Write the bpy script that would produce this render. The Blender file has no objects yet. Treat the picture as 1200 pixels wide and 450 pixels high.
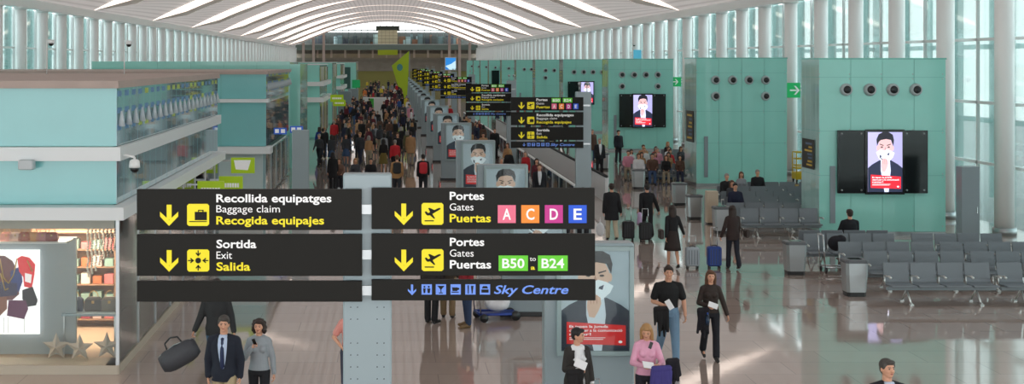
import bpy, math, random
from mathutils import Vector, Matrix
R = math.radians
rnd = random.Random(7)
col = bpy.context.scene.collection
F = 1500.0            # focal length in px for a 1200 px wide frame
CAMH = 5.5
def lin(c):
    c = c / 255.0
    return c / 12.92 if c <= 0.04045 else ((c + 0.055) / 1.055) ** 2.4
def rgb(r, g, b): return (lin(r), lin(g), lin(b), 1.0)
# ---------------------------------------------------------------- materials
_m = {}
def mat(name, color, rough=0.5, metal=0.0, emit=0.0, noise=0.0, nscale=20.0, spec=0.5, coat=0.0, bump=0.0):
    if name in _m: return _m[name]
    m = bpy.data.materials.new(name); m.use_nodes = True
    nt = m.node_tree; b = nt.nodes['Principled BSDF']
    c = rgb(*color)
    b.inputs['Base Color'].default_value = c
    b.inputs['Roughness'].default_value = rough
    b.inputs['Metallic'].default_value = metal
    b.inputs['Specular IOR Level'].default_value = spec
    b.inputs['Coat Weight'].default_value = coat
    if emit:
        b.inputs['Emission Color'].default_value = c
        b.inputs['Emission Strength'].default_value = emit
    if noise or bump:
        tc = nt.nodes.new('ShaderNodeTexCoord'); no = nt.nodes.new('ShaderNodeTexNoise')
        no.inputs['Scale'].default_value = nscale; no.inputs['Detail'].default_value = 4
        nt.links.new(tc.outputs['Object'], no.inputs['Vector'])
        if noise:
            mx = nt.nodes.new('ShaderNodeMix'); mx.data_type = 'RGBA'
            nt.links.new(no.outputs['Fac'], mx.inputs['Factor'])
            mx.inputs[6].default_value = tuple(max(0, v * (1 - noise)) for v in c[:3]) + (1,)
            mx.inputs[7].default_value = tuple(min(1, v * (1 + noise)) for v in c[:3]) + (1,)
            nt.links.new(mx.outputs[2], b.inputs['Base Color'])
        if bump:
            bp = nt.nodes.new('ShaderNodeBump'); bp.inputs['Strength'].default_value = bump
            bp.inputs['Distance'].default_value = 0.02
            nt.links.new(no.outputs['Fac'], bp.inputs['Height']); nt.links.new(bp.outputs['Normal'], b.inputs['Normal'])
    _m[name] = m
    return m
def glass(name, color, trans=0.8, gloss=0.06, refl=1.0):
    """thin architectural glass: transparent + mirror by fresnel, with a diffuse tint share"""
    if name in _m: return _m[name]
    m = bpy.data.materials.new(name); m.use_nodes = True; nt = m.node_tree; nt.nodes.clear()
    out = nt.nodes.new('ShaderNodeOutputMaterial')
    tr = nt.nodes.new('ShaderNodeBsdfTransparent'); tr.inputs[0].default_value = rgb(*color)
    df = nt.nodes.new('ShaderNodeBsdfTranslucent'); df.inputs[0].default_value = rgb(*color)
    gl = nt.nodes.new('ShaderNodeBsdfGlossy'); gl.inputs['Roughness'].default_value = gloss
    fr = nt.nodes.new('ShaderNodeFresnel'); fr.inputs['IOR'].default_value = 1.5
    m1 = nt.nodes.new('ShaderNodeMixShader'); m1.inputs[0].default_value = trans
    nt.links.new(df.outputs[0], m1.inputs[1]); nt.links.new(tr.outputs[0], m1.inputs[2])
    mu = nt.nodes.new('ShaderNodeMath'); mu.operation = 'MULTIPLY'; mu.inputs[1].default_value = refl
    nt.links.new(fr.outputs[0], mu.inputs[0])
    m2 = nt.nodes.new('ShaderNodeMixShader')
    nt.links.new(mu.outputs[0], m2.inputs[0]); nt.links.new(m1.outputs[0], m2.inputs[1]); nt.links.new(gl.outputs[0], m2.inputs[2])
    nt.links.new(m2.outputs[0], out.inputs[0])
    _m[name] = m
    return m
# ---------------------------------------------------------------- mesh builder
class MB:
    def __init__(s): s.v = []; s.f = []; s.m = []; s.sm = []
    def add(s, vs, fs, mi=0, smooth=False):
        n = len(s.v); s.v += [tuple(v) for v in vs]
        for f in fs: s.f.append(tuple(i + n for i in f)); s.m.append(mi); s.sm.append(smooth)
        return s
    def box(s, x0, y0, z0, x1, y1, z1, mi=0):
        x0, x1 = sorted((x0, x1)); y0, y1 = sorted((y0, y1)); z0, z1 = sorted((z0, z1))
        vs = [(x0,y0,z0),(x1,y0,z0),(x1,y1,z0),(x0,y1,z0),(x0,y0,z1),(x1,y0,z1),(x1,y1,z1),(x0,y1,z1)]
        return s.add(vs, [(0,3,2,1),(4,5,6,7),(0,1,5,4),(1,2,6,5),(2,3,7,6),(3,0,4,7)], mi)
    def cbox(s, x0, y0, z0, x1, y1, z1, c=0.01, mi=0):
        """box with chamfered vertical edges and top edge"""
        pts = lambda d: [(x0+c+d,y0+d),(x1-c-d,y0+d),(x1-d,y0+c+d),(x1-d,y1-c-d),(x1-c-d,y1-d),(x0+c+d,y1-d),(x0+d,y1-c-d),(x0+d,y0+c+d)]
        rings = [(pts(c),z0),(pts(0),z0+c),(pts(0),z1-c),(pts(c),z1)]
        vs = [(x,y,z) for p,z in rings for x,y in p]; fs = []
        for k in range(3):
            for i in range(8): j = (i+1)%8; fs.append((k*8+i,k*8+j,k*8+8+j,k*8+8+i))
        fs.append(tuple(range(7,-1,-1))); fs.append(tuple(range(24,32)))
        return s.add(vs, fs, mi)
    def poly(s, pts, y, th=0.004, mi=0):
        """flat polygon in the XZ plane, front face towards -Y, small thickness"""
        n = len(pts)
        ar = sum(pts[i][0]*pts[(i+1)%n][1]-pts[(i+1)%n][0]*pts[i][1] for i in range(n))
        if ar < 0: pts = pts[::-1]
        vs = [(x,y,z) for x,z in pts] + [(x,y+th,z) for x,z in pts]
        fs = [tuple(range(n)), tuple(range(2*n-1,n-1,-1))] + [(i, n+i, n+(i+1)%n, (i+1)%n) for i in range(n)]
        return s.add(vs, fs, mi)
    def loft(s, rings, cap=True, mi=0, smooth=True):
        n = len(rings[0]); vs = [v for r in rings for v in r]; fs = []
        for k in range(len(rings)-1):
            for i in range(n): j=(i+1)%n; fs.append((k*n+i,k*n+j,(k+1)*n+j,(k+1)*n+i))
        if cap: fs.append(tuple(range(n-1,-1,-1))); fs.append(tuple(range((len(rings)-1)*n, len(rings)*n)))
        return s.add(vs, fs, mi, smooth)
    def cyl(s, p, q, r0, r1=None, n=12, mi=0, smooth=True, cap=True):
        if r1 is None: r1 = r0
        p = Vector(p); q = Vector(q); d = (q-p).normalized()
        a = d.orthogonal().normalized(); b = d.cross(a)
        cs = [(math.cos(2*math.pi*i/n), math.sin(2*math.pi*i/n)) for i in range(n)]
        return s.loft([[p+(a*c+b*e)*r0 for c,e in cs],[q+(a*c+b*e)*r1 for c,e in cs]], cap, mi, smooth)
    def tube(s, pts, r, n=8, mi=0):
        for a,b in zip(pts[:-1], pts[1:]): s.cyl(a,b,r,r,n,mi)
        return s
    def ell(s, c, rad, nu=16, nv=10, mi=0, M=None):
        c = Vector(c); rings = []
        for k in range(1, nv):
            t = math.pi*k/nv
            rings.append([Vector((rad[0]*math.sin(t)*math.cos(2*math.pi*i/nu), rad[1]*math.sin(t)*math.sin(2*math.pi*i/nu), -rad[2]*math.cos(t))) for i in range(nu)])
        vs = [Vector((0,0,-rad[2]))]+[v for r in rings for v in r]+[Vector((0,0,rad[2]))]
        if M: vs = [M@v for v in vs]
        vs = [v+c for v in vs]; L = len(vs)-1; fs = []
        for i in range(nu): j=(i+1)%nu; fs.append((0,1+j,1+i)); fs.append((L, L-nu+i, L-nu+j))
        for k in range(nv-2):
            for i in range(nu): j=(i+1)%nu; fs.append((1+k*nu+i,1+k*nu+j,1+(k+1)*nu+j,1+(k+1)*nu+i))
        return s.add(vs, fs, mi, True)
    def cap(s, p, q, r0, r1=None):      # rounded cone
        if r1 is None: r1 = r0
        s.ell(p,(r0,)*3,12,8); s.ell(q,(r1,)*3,12,8); return s.cyl(p,q,r0,r1,12)
    def mesh(s, name):
        me = bpy.data.meshes.new(name); me.from_pydata([tuple(v) for v in s.v], [], s.f)
        for p,mi,sm in zip(me.polygons, s.m, s.sm): p.material_index = mi; p.use_smooth = sm
        me.update(); return me
    def build(s, name, mats, parent=None, loc=None, bevel=0):
        me = s.mesh(name)
        for m in (mats if isinstance(mats,(list,tuple)) else [mats]): me.materials.append(m)
        o = bpy.data.objects.new(name, me); col.objects.link(o)
        if parent: o.parent = parent
        if loc: o.location = loc
        if bevel:
            bv = o.modifiers.new('bevel','BEVEL'); bv.width = bevel; bv.segments = 2; bv.limit_method='ANGLE'
        return o
def empty(name, loc=(0,0,0), rz=0, label=None, cat=None, group=None):
    o = bpy.data.objects.new(name, None); col.objects.link(o); o.empty_display_size = 0.2
    o.location = loc; o.rotation_euler = (0,0,rz)
    return tag(o, label, cat, group)
def tag(o, label=None, cat=None, group=None, kind=None):
    if label: o['label'] = label
    if cat: o['category'] = cat
    if group: o['group'] = group
    if kind: o['kind'] = kind
    return o
def struct(o): o['kind'] = 'structure'; return o
def copy_tree(o, parent=None):
    c = o.copy(); col.objects.link(c); c.parent = parent
    for ch in list(o.children): copy_tree(ch, c)
    return c
def dup(o, loc, rz=0, label=None, group=None):
    c = copy_tree(o); c.location = loc; c.rotation_euler = (0,0,rz)
    if label: c['label'] = label
    if group: c['group'] = group
    return c
def bake(mb, voxel=0.02, sm=3):
    me = mb.mesh('tmp'); o = bpy.data.objects.new('tmp', me); col.objects.link(o)
    rm = o.modifiers.new('r','REMESH'); rm.mode='VOXEL'; rm.voxel_size = voxel; rm.use_smooth_shade = True
    if sm: s2 = o.modifiers.new('s','SMOOTH'); s2.iterations = sm; s2.factor = 0.5
    dg = bpy.context.evaluated_depsgraph_get(); dg.update()
    r = bpy.data.meshes.new_from_object(o.evaluated_get(dg), depsgraph=dg)
    bpy.data.objects.remove(o); bpy.data.meshes.remove(me)
    return r
def mobj(name, me, mats, parent=None):
    me.materials.clear()
    for m in (mats if isinstance(mats,(list,tuple)) else [mats]): me.materials.append(m)
    o = bpy.data.objects.new(name, me); col.objects.link(o)
    if parent: o.parent = parent
    return o
# lettering ------------------------------------------------------------
def text_geo(s, bold=0.0, shear=0.0):
    cu = bpy.data.curves.new('t','FONT'); cu.body = s; cu.size = 1; cu.offset = bold; cu.shear = shear; cu.resolution_u = 3
    o = bpy.data.objects.new('t', cu); col.objects.link(o)
    dg = bpy.context.evaluated_depsgraph_get(); dg.update()
    me = bpy.data.meshes.new_from_object(o.evaluated_get(dg), depsgraph=dg)
    vs = [tuple(v.co) for v in me.vertices]; fs = [tuple(p.vertices) for p in me.polygons]
    bpy.data.objects.remove(o); bpy.data.curves.remove(cu); bpy.data.meshes.remove(me)
    return vs, fs
_tg = {}
def put_text(mb, s, x0, x1, zb, zc, y, mi=0, bold=0.015, shear=0.0):
    """letters facing -Y: fitted between x0 and x1, baseline zb, capital height zc"""
    k = (s, bold, shear)
    if k not in _tg: _tg[k] = text_geo(s, bold, shear)
    vs, fs = _tg[k]
    a = min(v[0] for v in vs); b = max(v[0] for v in vs)
    sx = (x1-x0)/(b-a); sz = zc/0.72
    mb.add([(x0+(v[0]-a)*sx, y, zb+v[1]*sz) for v in vs], fs, mi)
# ---------------------------------------------------------------- people
HAIRS = {'black':(28,24,24),'dark':(48,34,28),'brown':(92,62,42),'blond':(170,130,85),'grey':(150,145,140),'darkgrey':(70,66,62)}
def ring(cx, cy, z, rx, ry, n=20): return [Vector((cx+rx*math.cos(2*math.pi*i/n), cy+ry*math.sin(2*math.pi*i/n), z)) for i in range(n)]
def V(*a): return Vector(a)
SK = mat('skin_light',(214,160,132),0.55)
def person(name='person', H=1.75, female=False, pose='stand', skin=None, hair='dark', hair_style='short',
           top='shirt', top_col=(40,40,45), sleeves='long', legs='trousers', leg_col=(40,42,55), shoe_col=(30,28,28),
           arms=None, head=(0,0), step=22, shirt=None, tie=None, near=0, open_front=None, build=1.0, label='', group=None):
    """built facing -Y, feet on z=0.  arms: {1:(upper,fore,curl), -1:(...)}, head=(yaw,pitch) in degrees. near: 2 close, 1 middle, 0 far"""
    s = H/1.75; vx = {2:0.0065, 1:0.013, 0:0.024}[near]; w = build*(0.92 if female else 1.0)
    root = empty(name, label=label, cat='person', group=group)
    # skeleton
    hipz = 0.93
    if pose == 'sit': hipz = 0.53
    J = {}
    for sd in (1,-1):
        if pose == 'walk': a,k = ((R(step),R(4)) if sd>0 else (R(-step*0.8),R(26)))
        elif pose == 'sit': a,k = (R(84),R(86 if sd>0 else 80))
        else: a,k = (R(1.5),R(2)) if sd>0 else (R(-3),R(2))
        hip = V(0.09*sd,0,hipz-0.03)
        spr = 0.02*sd if pose!='sit' else 0.06*sd
        kn = hip + V(spr,-math.sin(a),-math.cos(a)).normalized()*0.42
        b = a-k
        an = kn + V(-spr*0.3,-math.sin(b),-math.cos(b)).normalized()*0.405
        J[sd] = [hip,kn,an,b]
    low = min(J[1][2].z, J[-1][2].z)
    dz = 0.085-low
    if pose == 'sit': dz = 0.085-low
    hipz += dz
    for sd in (1,-1): J[sd][0].z += dz; J[sd][1].z += dz; J[sd][2].z += dz
    hz = hipz-0.93                     # shift of the upper body
    lean = -0.03 if pose=='walk' else (0.03 if pose=='sit' else 0)
    def T(x,y,z): return V(x, y + lean*(z-0.93), z+hz)
    shw = 0.158 if female else 0.178
    tors = [(0.84,.15,.10),(0.92,.165 if not female else .172,.115),(1.02,.145,.105),(1.12,.135 if female else .15,.10),(1.24,.15 if female else .168,.115),(1.35,.155 if female else .172,.108),(1.41,.125,.085),(1.45,.08,.068),(1.475,.062,.06)]
    def tory(z):
        for a_,b_ in zip(tors[:-1],tors[1:]):
            if a_[0]<=z<=b_[0]: return a_[2]+(b_[2]-a_[2])*(z-a_[0])/(b_[0]-a_[0])
        return tors[-1][2]
    def torso(mb, inf, z0=0.84, z1=1.47, fl=0.0, cy=0.0, sx=1.0):
        zs = [t for t in tors if z0-1e-6 <= t[0] <= z1]
        if not zs or zs[0][0] > z0+0.01:
            t=tors[0] if z0 < tors[0][0] else zs[0]; zs = [(z0,t[1],t[2])]+zs
        rs = []
        for z,rx,ry in zs:
            f = fl*max(0,(1.05-z))
            c = T(0,cy,z); rs.append(ring(c.x,c.y,c.z,(rx*w+inf+f)*sx,(ry*w+inf*0.9+f*0.8)))
        mb.loft(rs)
    A = {}
    dflt = {1:((.14,0.02,-1),(.06,-.22,-1),25), -1:((-.14,0.02,-1),(-.06,-.22,-1),25)}
    if pose == 'walk': dflt = {1:((.14,0.3,-1),(.06,0.02,-1),25), -1:((-.14,-0.28,-1),(-.04,-.6,-1),25)}
    if pose == 'sit': dflt = {1:((.16,-.25,-1),(-.25,-1,-.25),25), -1:((-.16,-.25,-1),(.25,-1,-.25),25)}
    if arms: dflt.update(arms)
    for sd in (1,-1):
        u,f_,cu = dflt[sd]
        sh = T(shw*w*sd,0.0,1.382); el = sh + Vector(u).normalized()*0.285; wr = el + Vector(f_).normalized()*0.245
        A[sd] = (sh,el,wr,Vector(f_).normalized(),cu)
    # head frame
    hb = T(0,-0.008,1.503)
    HM = Matrix.Rotation(R(head[0]),4,'Z') @ Matrix.Rotation(R(head[1]),4,'X')
    def Hd(x,y,z): return hb + HM@V(x,y,z-1.53)
    M3 = HM.to_3x3()
    # body (skin): one continuous surface
    mb = MB()
    torso(mb,0.0)
    mb.cap(T(0,0.01,1.40),Hd(0,0.01,1.56),0.062*w,0.056*w)
    mb.ell(Hd(0,0.0,1.655),(.076,.094,.10),20,14,M=M3)
    mb.ell(Hd(0,-0.022,1.605),(.056,.066,.07),16,10,M=M3)
    mb.ell(Hd(0,-0.072,1.572),(.02,.018,.018),10,8,M=M3)      # chin
    mb.cap(Hd(0,-0.088,1.655),Hd(0,-0.105,1.627),0.009,0.014)   # nose
    for sd in (1,-1):
        mb.ell(Hd(0.074*sd,0.008,1.64),(.012,.02,.03),8,8,M=M3) # ears
        mb.ell(Hd(0.03*sd,-0.068,1.625),(.022,.02,.02),10,8,M=M3) # cheeks
        hip,kn,an,b = J[sd]
        mb.cap(hip,kn,0.082*w,0.055*w); mb.cap(kn,(kn*0.62+an*0.38)+V(0,0.012,0),0.053*w,0.052*w); mb.cap((kn*0.62+an*0.38)+V(0,0.012,0),an,0.052*w,0.036*w)
        fd = V(0,-math.cos(b*0.4),-math.sin(max(0,-b))*0.55) if pose=='walk' else V(0.15*sd,-1,0)
        fd.normalize(); J[sd].append(fd)
        if an.z+fd.z*0.16 < 0.035: fd.z = (0.035-an.z)/0.16; 
        mb.cap(an+V(0,0.01,-0.03), an+fd*0.15+V(0,0,-0.045 if fd.z>-.1 else -0.01),0.033,0.024)
        sh,el,wr,fdv,cu = A[sd]
        mb.cap(sh,el,0.052*w,0.040*w); mb.cap(el,wr,0.040*w,0.027*w)
        # hand
        n = V(-sd,0,0); 
        if abs(fdv.dot(n))>0.8: n = V(0,0,1)
        n = (n-fdv*fdv.dot(n)).normalized(); kx = fdv.cross(n).normalized()
        if kx.y > 0: kx = -kx         # towards the front (thumb side)
        Mh = Matrix((kx,n,fdv)).transposed()
        mb.ell(wr+fdv*0.05,(.040,.016,.052),12,8,M=Mh)
        if near:
            for j in range(4):
                base = wr+fdv*0.088+kx*(0.03-0.02*j); L = (.066,.074,.070,.054)[j]
                ca = R(cu); d1 = (fdv*math.cos(ca)+n*math.sin(ca)); d2 = (fdv*math.cos(2.1*ca)+n*math.sin(2.1*ca))
                mid = base+d1*L*0.55; mb.cap(base,mid,.0095,.009); mb.cap(mid,mid+d2*L*0.5,.009,.0078)
            tb = wr+fdv*0.03+kx*0.032; td = (fdv*0.7+kx*0.6+n*0.35).normalized(); mb.cap(tb,tb+td*0.04,.012,.010); mb.cap(tb+td*0.04,tb+td*0.045+(fdv*0.9+n*0.5).normalized()*0.03,.010,.008)
        else:
            mb.cap(wr+fdv*0.08,wr+fdv*0.14+n*0.02,.024,.015)
    if female:
        for sd in (1,-1): mb.ell(T(0.065*sd,-0.085,1.27),(.055,.05,.055))
    body = mobj('body', bake(mb,vx,2), skin or SK, root)
    # face details
    if near:
        e = MB()
        for sd in (1,-1): e.ell(Hd(0.029*sd,-0.083,1.660),(.014,.008,.007),10,6,M=M3)
        e.build('eyes', mat('eye',(58,42,36),0.3), root)
        e = MB()
        for sd in (1,-1): e.cap(Hd(0.014*sd,-0.088,1.678),Hd(0.044*sd,-0.079,1.680),0.0045,0.0035)
        e.build('eyebrows', mat('hair_'+hair,HAIRS[hair],0.6), root)
        e = MB(); e.ell(Hd(0,-0.086,1.598),(.022,.008,.006),12,6,M=M3)
        e.build('mouth', mat('lips',(168,92,84),0.5), root)
    # hair
    hm = mat('hair_'+hair,HAIRS[hair],0.6,noise=0.2,nscale=60)
    mb = MB()
    mb.ell(Hd(0,0.020,1.692),(.085,.098,.086),20,14,M=M3)
    mb.ell(Hd(0,0.035,1.64),(.077,.076,.075),16,10,M=M3)
    mb.ell(Hd(0.01,-0.050,1.735),(.062,.048,.030),12,8,M=M3)
    for sd in (1,-1): mb.ell(Hd(0.070*sd,-0.018,1.69),(.016,.035,.045),8,8,M=M3)
    if hair_style in ('long','bob','curly'):
        zl = {'long':1.40,'bob':1.52,'curly':1.54}[hair_style]
        for sd in (1,-1):
            mb.cap(Hd(0.072*sd,-0.01,1.70),Hd(0.078*sd,0.0,1.60),0.03,0.034); mb.cap(Hd(0.078*sd,0,1.60),Hd(0.078*sd,0.03,zl),0.034,0.03)
        mb.ell(Hd(0,0.065,(1.66+zl)/2),(.085,.05,(1.74-zl)/2),16,10,M=M3)
        if hair_style=='curly':
            for k in range(26):
                t = k*2.4; zz = 1.56+0.17*(k/26.0); rr = 0.088*math.cos((zz-1.62)*7)
                x,y = rr*math.cos(t), 0.025+rr*math.sin(t)
                if y>-0.03: mb.ell(Hd(x*1.1,y,zz),(.036,.036,.036),10,6)
    mobj('hair', bake(mb,max(vx,0.010),1), hm, root)
    # legs
    mb = MB()
    lm = mat('cloth_%d_%d_%d'%leg_col,leg_col,0.85,noise=0.12,nscale=8,bump=0.25)
    if legs in ('trousers','jeans'):
        c = T(0,0,0.84)
        if pose!='sit': torso(mb,0.012,0.84,1.03)
        else: mb.ell(T(0,-0.02,0.90),(.19*w,.15*w,.12))
        for sd in (1,-1):
            hip,kn,an,b,fd = J[sd]
            mb.cap(hip+V(0,0,-0.01),kn,0.101*w,0.074*w); mb.cap(kn,an+V(0,0.005,0.01),0.074*w,0.062 if legs=='jeans' else 0.068)
        mobj('trousers', bake(mb,max(vx,0.009),3), lm, root)
    elif legs == 'skirt':
        rs = []
        for z,rx,ry in ((1.04,.15,.115),(0.95,.18,.135),(0.8,.205,.165),(0.6,.235,.2),(0.5,.25,.215)):
            rs.append([T(rx*w*(1+.03*math.cos(7*t))*math.cos(t), ry*(1+.03*math.cos(7*t))*math.sin(t)-0.02*(1.04-z)*2, z) for t in [2*math.pi*i/40 for i in range(40)]])
        mb.loft(rs); mb.build('skirt', lm, root)
    # shoes
    mb = MB()
    for sd in (1,-1):
        hip,kn,an,b,fd = J[sd]
        heel = an+V(0,0.025,-0.042); toe = an+fd*0.175+V(0,0,-0.048)
        heel.z = max(heel.z,0.042); toe.z = max(toe.z,0.034)
        mb.cap(heel,toe,0.042,0.033); mb.cap(heel+V(0,-0.01,0.02),an+fd*0.08+V(0,0,-0.03),0.044,0.04)
    mobj('shoes', bake(mb,max(vx,0.010),1), mat('shoe_%d_%d_%d'%shoe_col,shoe_col,0.4), root)
    # top
    tm = mat('cloth_%d_%d_%d'%top_col,top_col,0.85,noise=0.12,nscale=8,bump=0.25)
    inf = {'shirt':0.014,'sweater':0.018,'jacket':0.028,'coat':0.034}[top]
    z0 = {'shirt':0.93,'sweater':0.92,'jacket':0.80,'coat':0.62}[top]
    if pose=='sit': z0 = max(z0,0.86)
    mb = MB(); torso(mb,inf,z0,1.465,fl=0.10 if top=='coat' else (0.03 if top=='jacket' else 0))
    mb.ell(T(0,0.012,1.45),(.070+inf*.4,.066+inf*.4,.032))
    if female:
        for sd in (1,-1): mb.ell(T(0.065*sd,-0.085-inf*.4,1.27),(.062,.055,.062))
    for sd in (1,-1):
        sh,el,wr,fdv,cu = A[sd]; si = inf*0.6
        mb.cap(T(0.06*sd,0.005,1.43),sh,0.046+si*.6,0.054*w+si)
        if sleeves=='short': mb.cap(sh,sh*0.3+el*0.7,0.058*w+si,0.058*w+si)
        else: mb.cap(sh,el,0.054*w+si,0.044*w+si); mb.cap(el,wr-fdv*0.01,0.044*w+si,0.032*w+si)
    mobj('jacket' if top in ('jacket','coat') else ('shirt' if top=='shirt' else 'sweater'), bake(mb,max(vx,0.009),3), tm, root)
    if shirt:
        mb = MB(); rs = []
        for z,hw in ((1.0,.02),(1.12,.045),(1.24,.06),(1.34,.068),(1.42,.066),(1.475,.055)):
            c = T(0,-(tory(z)*w+inf*0.9)-0.012 if z<1.43 else -0.088,z)
            rs.append([c+V(-hw,0.012,0),c+V(-hw*.5,-0.006,0),c+V(hw*.5,-0.006,0),c+V(hw,0.012,0),c+V(hw,0.05,0),c+V(-hw,0.05,0)])
        mb.loft(rs); mb.build('shirt', mat('cloth_%d_%d_%d'%shirt,shirt,0.8), root)
        if tie:
            mb = MB(); rs = []
            for z,hw in ((0.99,.004),(1.04,.034),(1.24,.028),(1.40,.018),(1.425,.024),(1.45,.02)):
                c = T(0,-(tory(z)*w+inf*0.9)-0.024 if z<1.43 else -0.100,z)
                rs.append([c+V(-hw,0,0),c+V(0,-0.006,0),c+V(hw,0,0),c+V(0,0.006,0)])
            mb.loft(rs); mb.build('tie', mat('tie_%d_%d_%d'%tie,tie,0.5), root)
    if open_front:   # open jacket over the top: two front flaps, back and sleeves
        jm = mat('cloth_%d_%d_%d'%open_front,open_front,0.85,noise=0.15,nscale=8,bump=0.25)
        mb = MB()
        for z,sgn in ((0,1),(0,-1)):
            rs = []
            for zz,rx,ry in [(0.78,.175,.13)]+[t for t in tors if t[0]<1.43 and t[0]>0.85]:
                rs.append([T(math.cos(a)*(rx*w+inf+.02+d)*1.0, math.sin(a)*(ry*w+inf+.02+d), zz) for d,angs in ((0.0,[R(q) for q in range(-62,91,19)]),(.018,[R(q) for q in range(90,-63,-19)])) for a in angs])
            if sgn<0: rs = [[V(-v.x,v.y,v.z) for v in r][::-1] for r in rs]
            mb.loft(rs)
        for sd in (1,-1):
            sh,el,wr,fdv,cu = A[sd]
            mb.cap(sh,el,0.070,0.060); mb.cap(el,wr-fdv*0.05,0.060,0.05); mb.cap(T(0.07*sd,0.015,1.425),sh,0.052,0.070)
        mobj('jacket', bake(mb,max(vx,0.010),2), jm, root)
    root.scale = (s,s,s)
    root['_h'] = 0; del root['_h']
    return root, {k:(A[k][2]+A[k][3]*0.09)*s for k in A}
def place(pr, x, y, face, z=0):
    """face: degrees; 0 looks at the camera, 180 away"""
    pr.location = (x,y,z); pr.rotation_euler = (0,0,R(face)); return pr
def world_of(pr, v): return Matrix.Translation(pr.location)@Matrix.Rotation(pr.rotation_euler.z,4,'Z')@v
def at(u, v, Y): return Vector(((u-453)*Y/F, Y, CAMH-(v-72)*Y/F))
# ---------------------------------------------------------------- palette
TEAL = mat('teal_glass_panel',(150,222,210),0.22,noise=0.05,nscale=1.2,coat=0.6)
TEALB = mat('blue_teal_shop_panel',(126,194,196),0.22,noise=0.05,nscale=1.2,coat=0.6)
TEAL2 = mat('teal_glass_edge',(124,198,186),0.25,coat=0.5)
WHT = mat('white_metal',(238,240,240),0.4)
COLW = mat('column_white',(246,247,246),0.5)
PALE = mat('pale_blue_band',(226,230,232),0.35)
GREY = mat('grey_panel',(138,152,158),0.4)
GREYB = mat('blue_grey_panel',(150,166,172),0.35,noise=0.03,nscale=3)
DARK = mat('dark_metal',(40,42,44),0.4)
CHROME = mat('chrome',(200,204,206),0.22,metal=1.0)
STEEL = mat('brushed_steel',(176,180,182),0.35,metal=0.85)
SIGN = mat('sign_face',(27,26,23),0.55,spec=0.2)
YEL = mat('sign_yellow',(240,222,16),0.5,emit=0.10)
WTX = mat('sign_white',(240,240,240),0.5,emit=0.12)
BLK = mat('black_gloss',(14,16,18),0.12)
RED = mat('poster_red',(214,48,44),0.5)
# ---------------------------------------------------------------- floor
def floor_mat():
    m = bpy.data.materials.new('polished_stone_floor'); m.use_nodes = True; nt = m.node_tree; b = nt.nodes['Principled BSDF']
    tc = nt.nodes.new('ShaderNodeTexCoord'); mp = nt.nodes.new('ShaderNodeMapping')
    nt.links.new(tc.outputs['Object'], mp.inputs[0])
    br = nt.nodes.new('ShaderNodeTexBrick'); br.offset = 0.5; br.inputs['Scale'].default_value = 1.0
    br.inputs['Brick Width'].default_value = 1.8; br.inputs['Row Height'].default_value = 0.9
    br.inputs['Mortar Size'].default_value = 0.008; br.inputs['Color1'].default_value = rgb(186,166,156)
    br.inputs['Color2'].default_value = rgb(194,176,166); br.inputs['Mortar'].default_value = rgb(166,150,142)
    nt.links.new(mp.outputs[0], br.inputs['Vector'])
    no = nt.nodes.new('ShaderNodeTexNoise'); no.inputs['Scale'].default_value = 0.35; no.inputs['Detail'].default_value = 5
    nt.links.new(tc.outputs['Object'], no.inputs['Vector'])
    mx = nt.nodes.new('ShaderNodeMix'); mx.data_type = 'RGBA'; mx.blend_type = 'MULTIPLY'; mx.inputs['Factor'].default_value = 0.25
    nt.links.new(br.outputs[0], mx.inputs[6]); nt.links.new(no.outputs['Fac'], mx.inputs[7]); nt.links.new(mx.outputs[2], b.inputs['Base Color'])
    b.inputs['Roughness'].default_value = 0.05; b.inputs['Specular IOR Level'].default_value = 0.75
    b.inputs['Coat Weight'].default_value = 0.35; b.inputs['Coat Roughness'].default_value = 0.04
    wn = nt.nodes.new('ShaderNodeTexNoise'); wn.inputs['Scale'].default_value = 2.2
    nt.links.new(tc.outputs['Object'], wn.inputs['Vector'])
    bp = nt.nodes.new('ShaderNodeBump'); bp.inputs['Strength'].default_value = 0.03; bp.inputs['Distance'].default_value = 0.02
    nt.links.new(wn.outputs['Fac'], bp.inputs['Height']); nt.links.new(bp.outputs[0], b.inputs['Normal']); nt.links.new(bp.outputs[0], b.inputs['Coat Normal'])
    return m
W = 20.0; YE = 280.0
struct(MB().box(-W-0.6,-8,-0.3,W+0.6,YE+14,0).build('floor', floor_mat()))
struct(MB().box(-60,-8,-0.5,-W-0.6,YE+14,-0.12).box(W+0.6,-8,-0.5,60,YE+14,-0.12).build('ground', mat('apron_concrete',(176,178,176),0.8,noise=0.08,nscale=0.4)))
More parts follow.
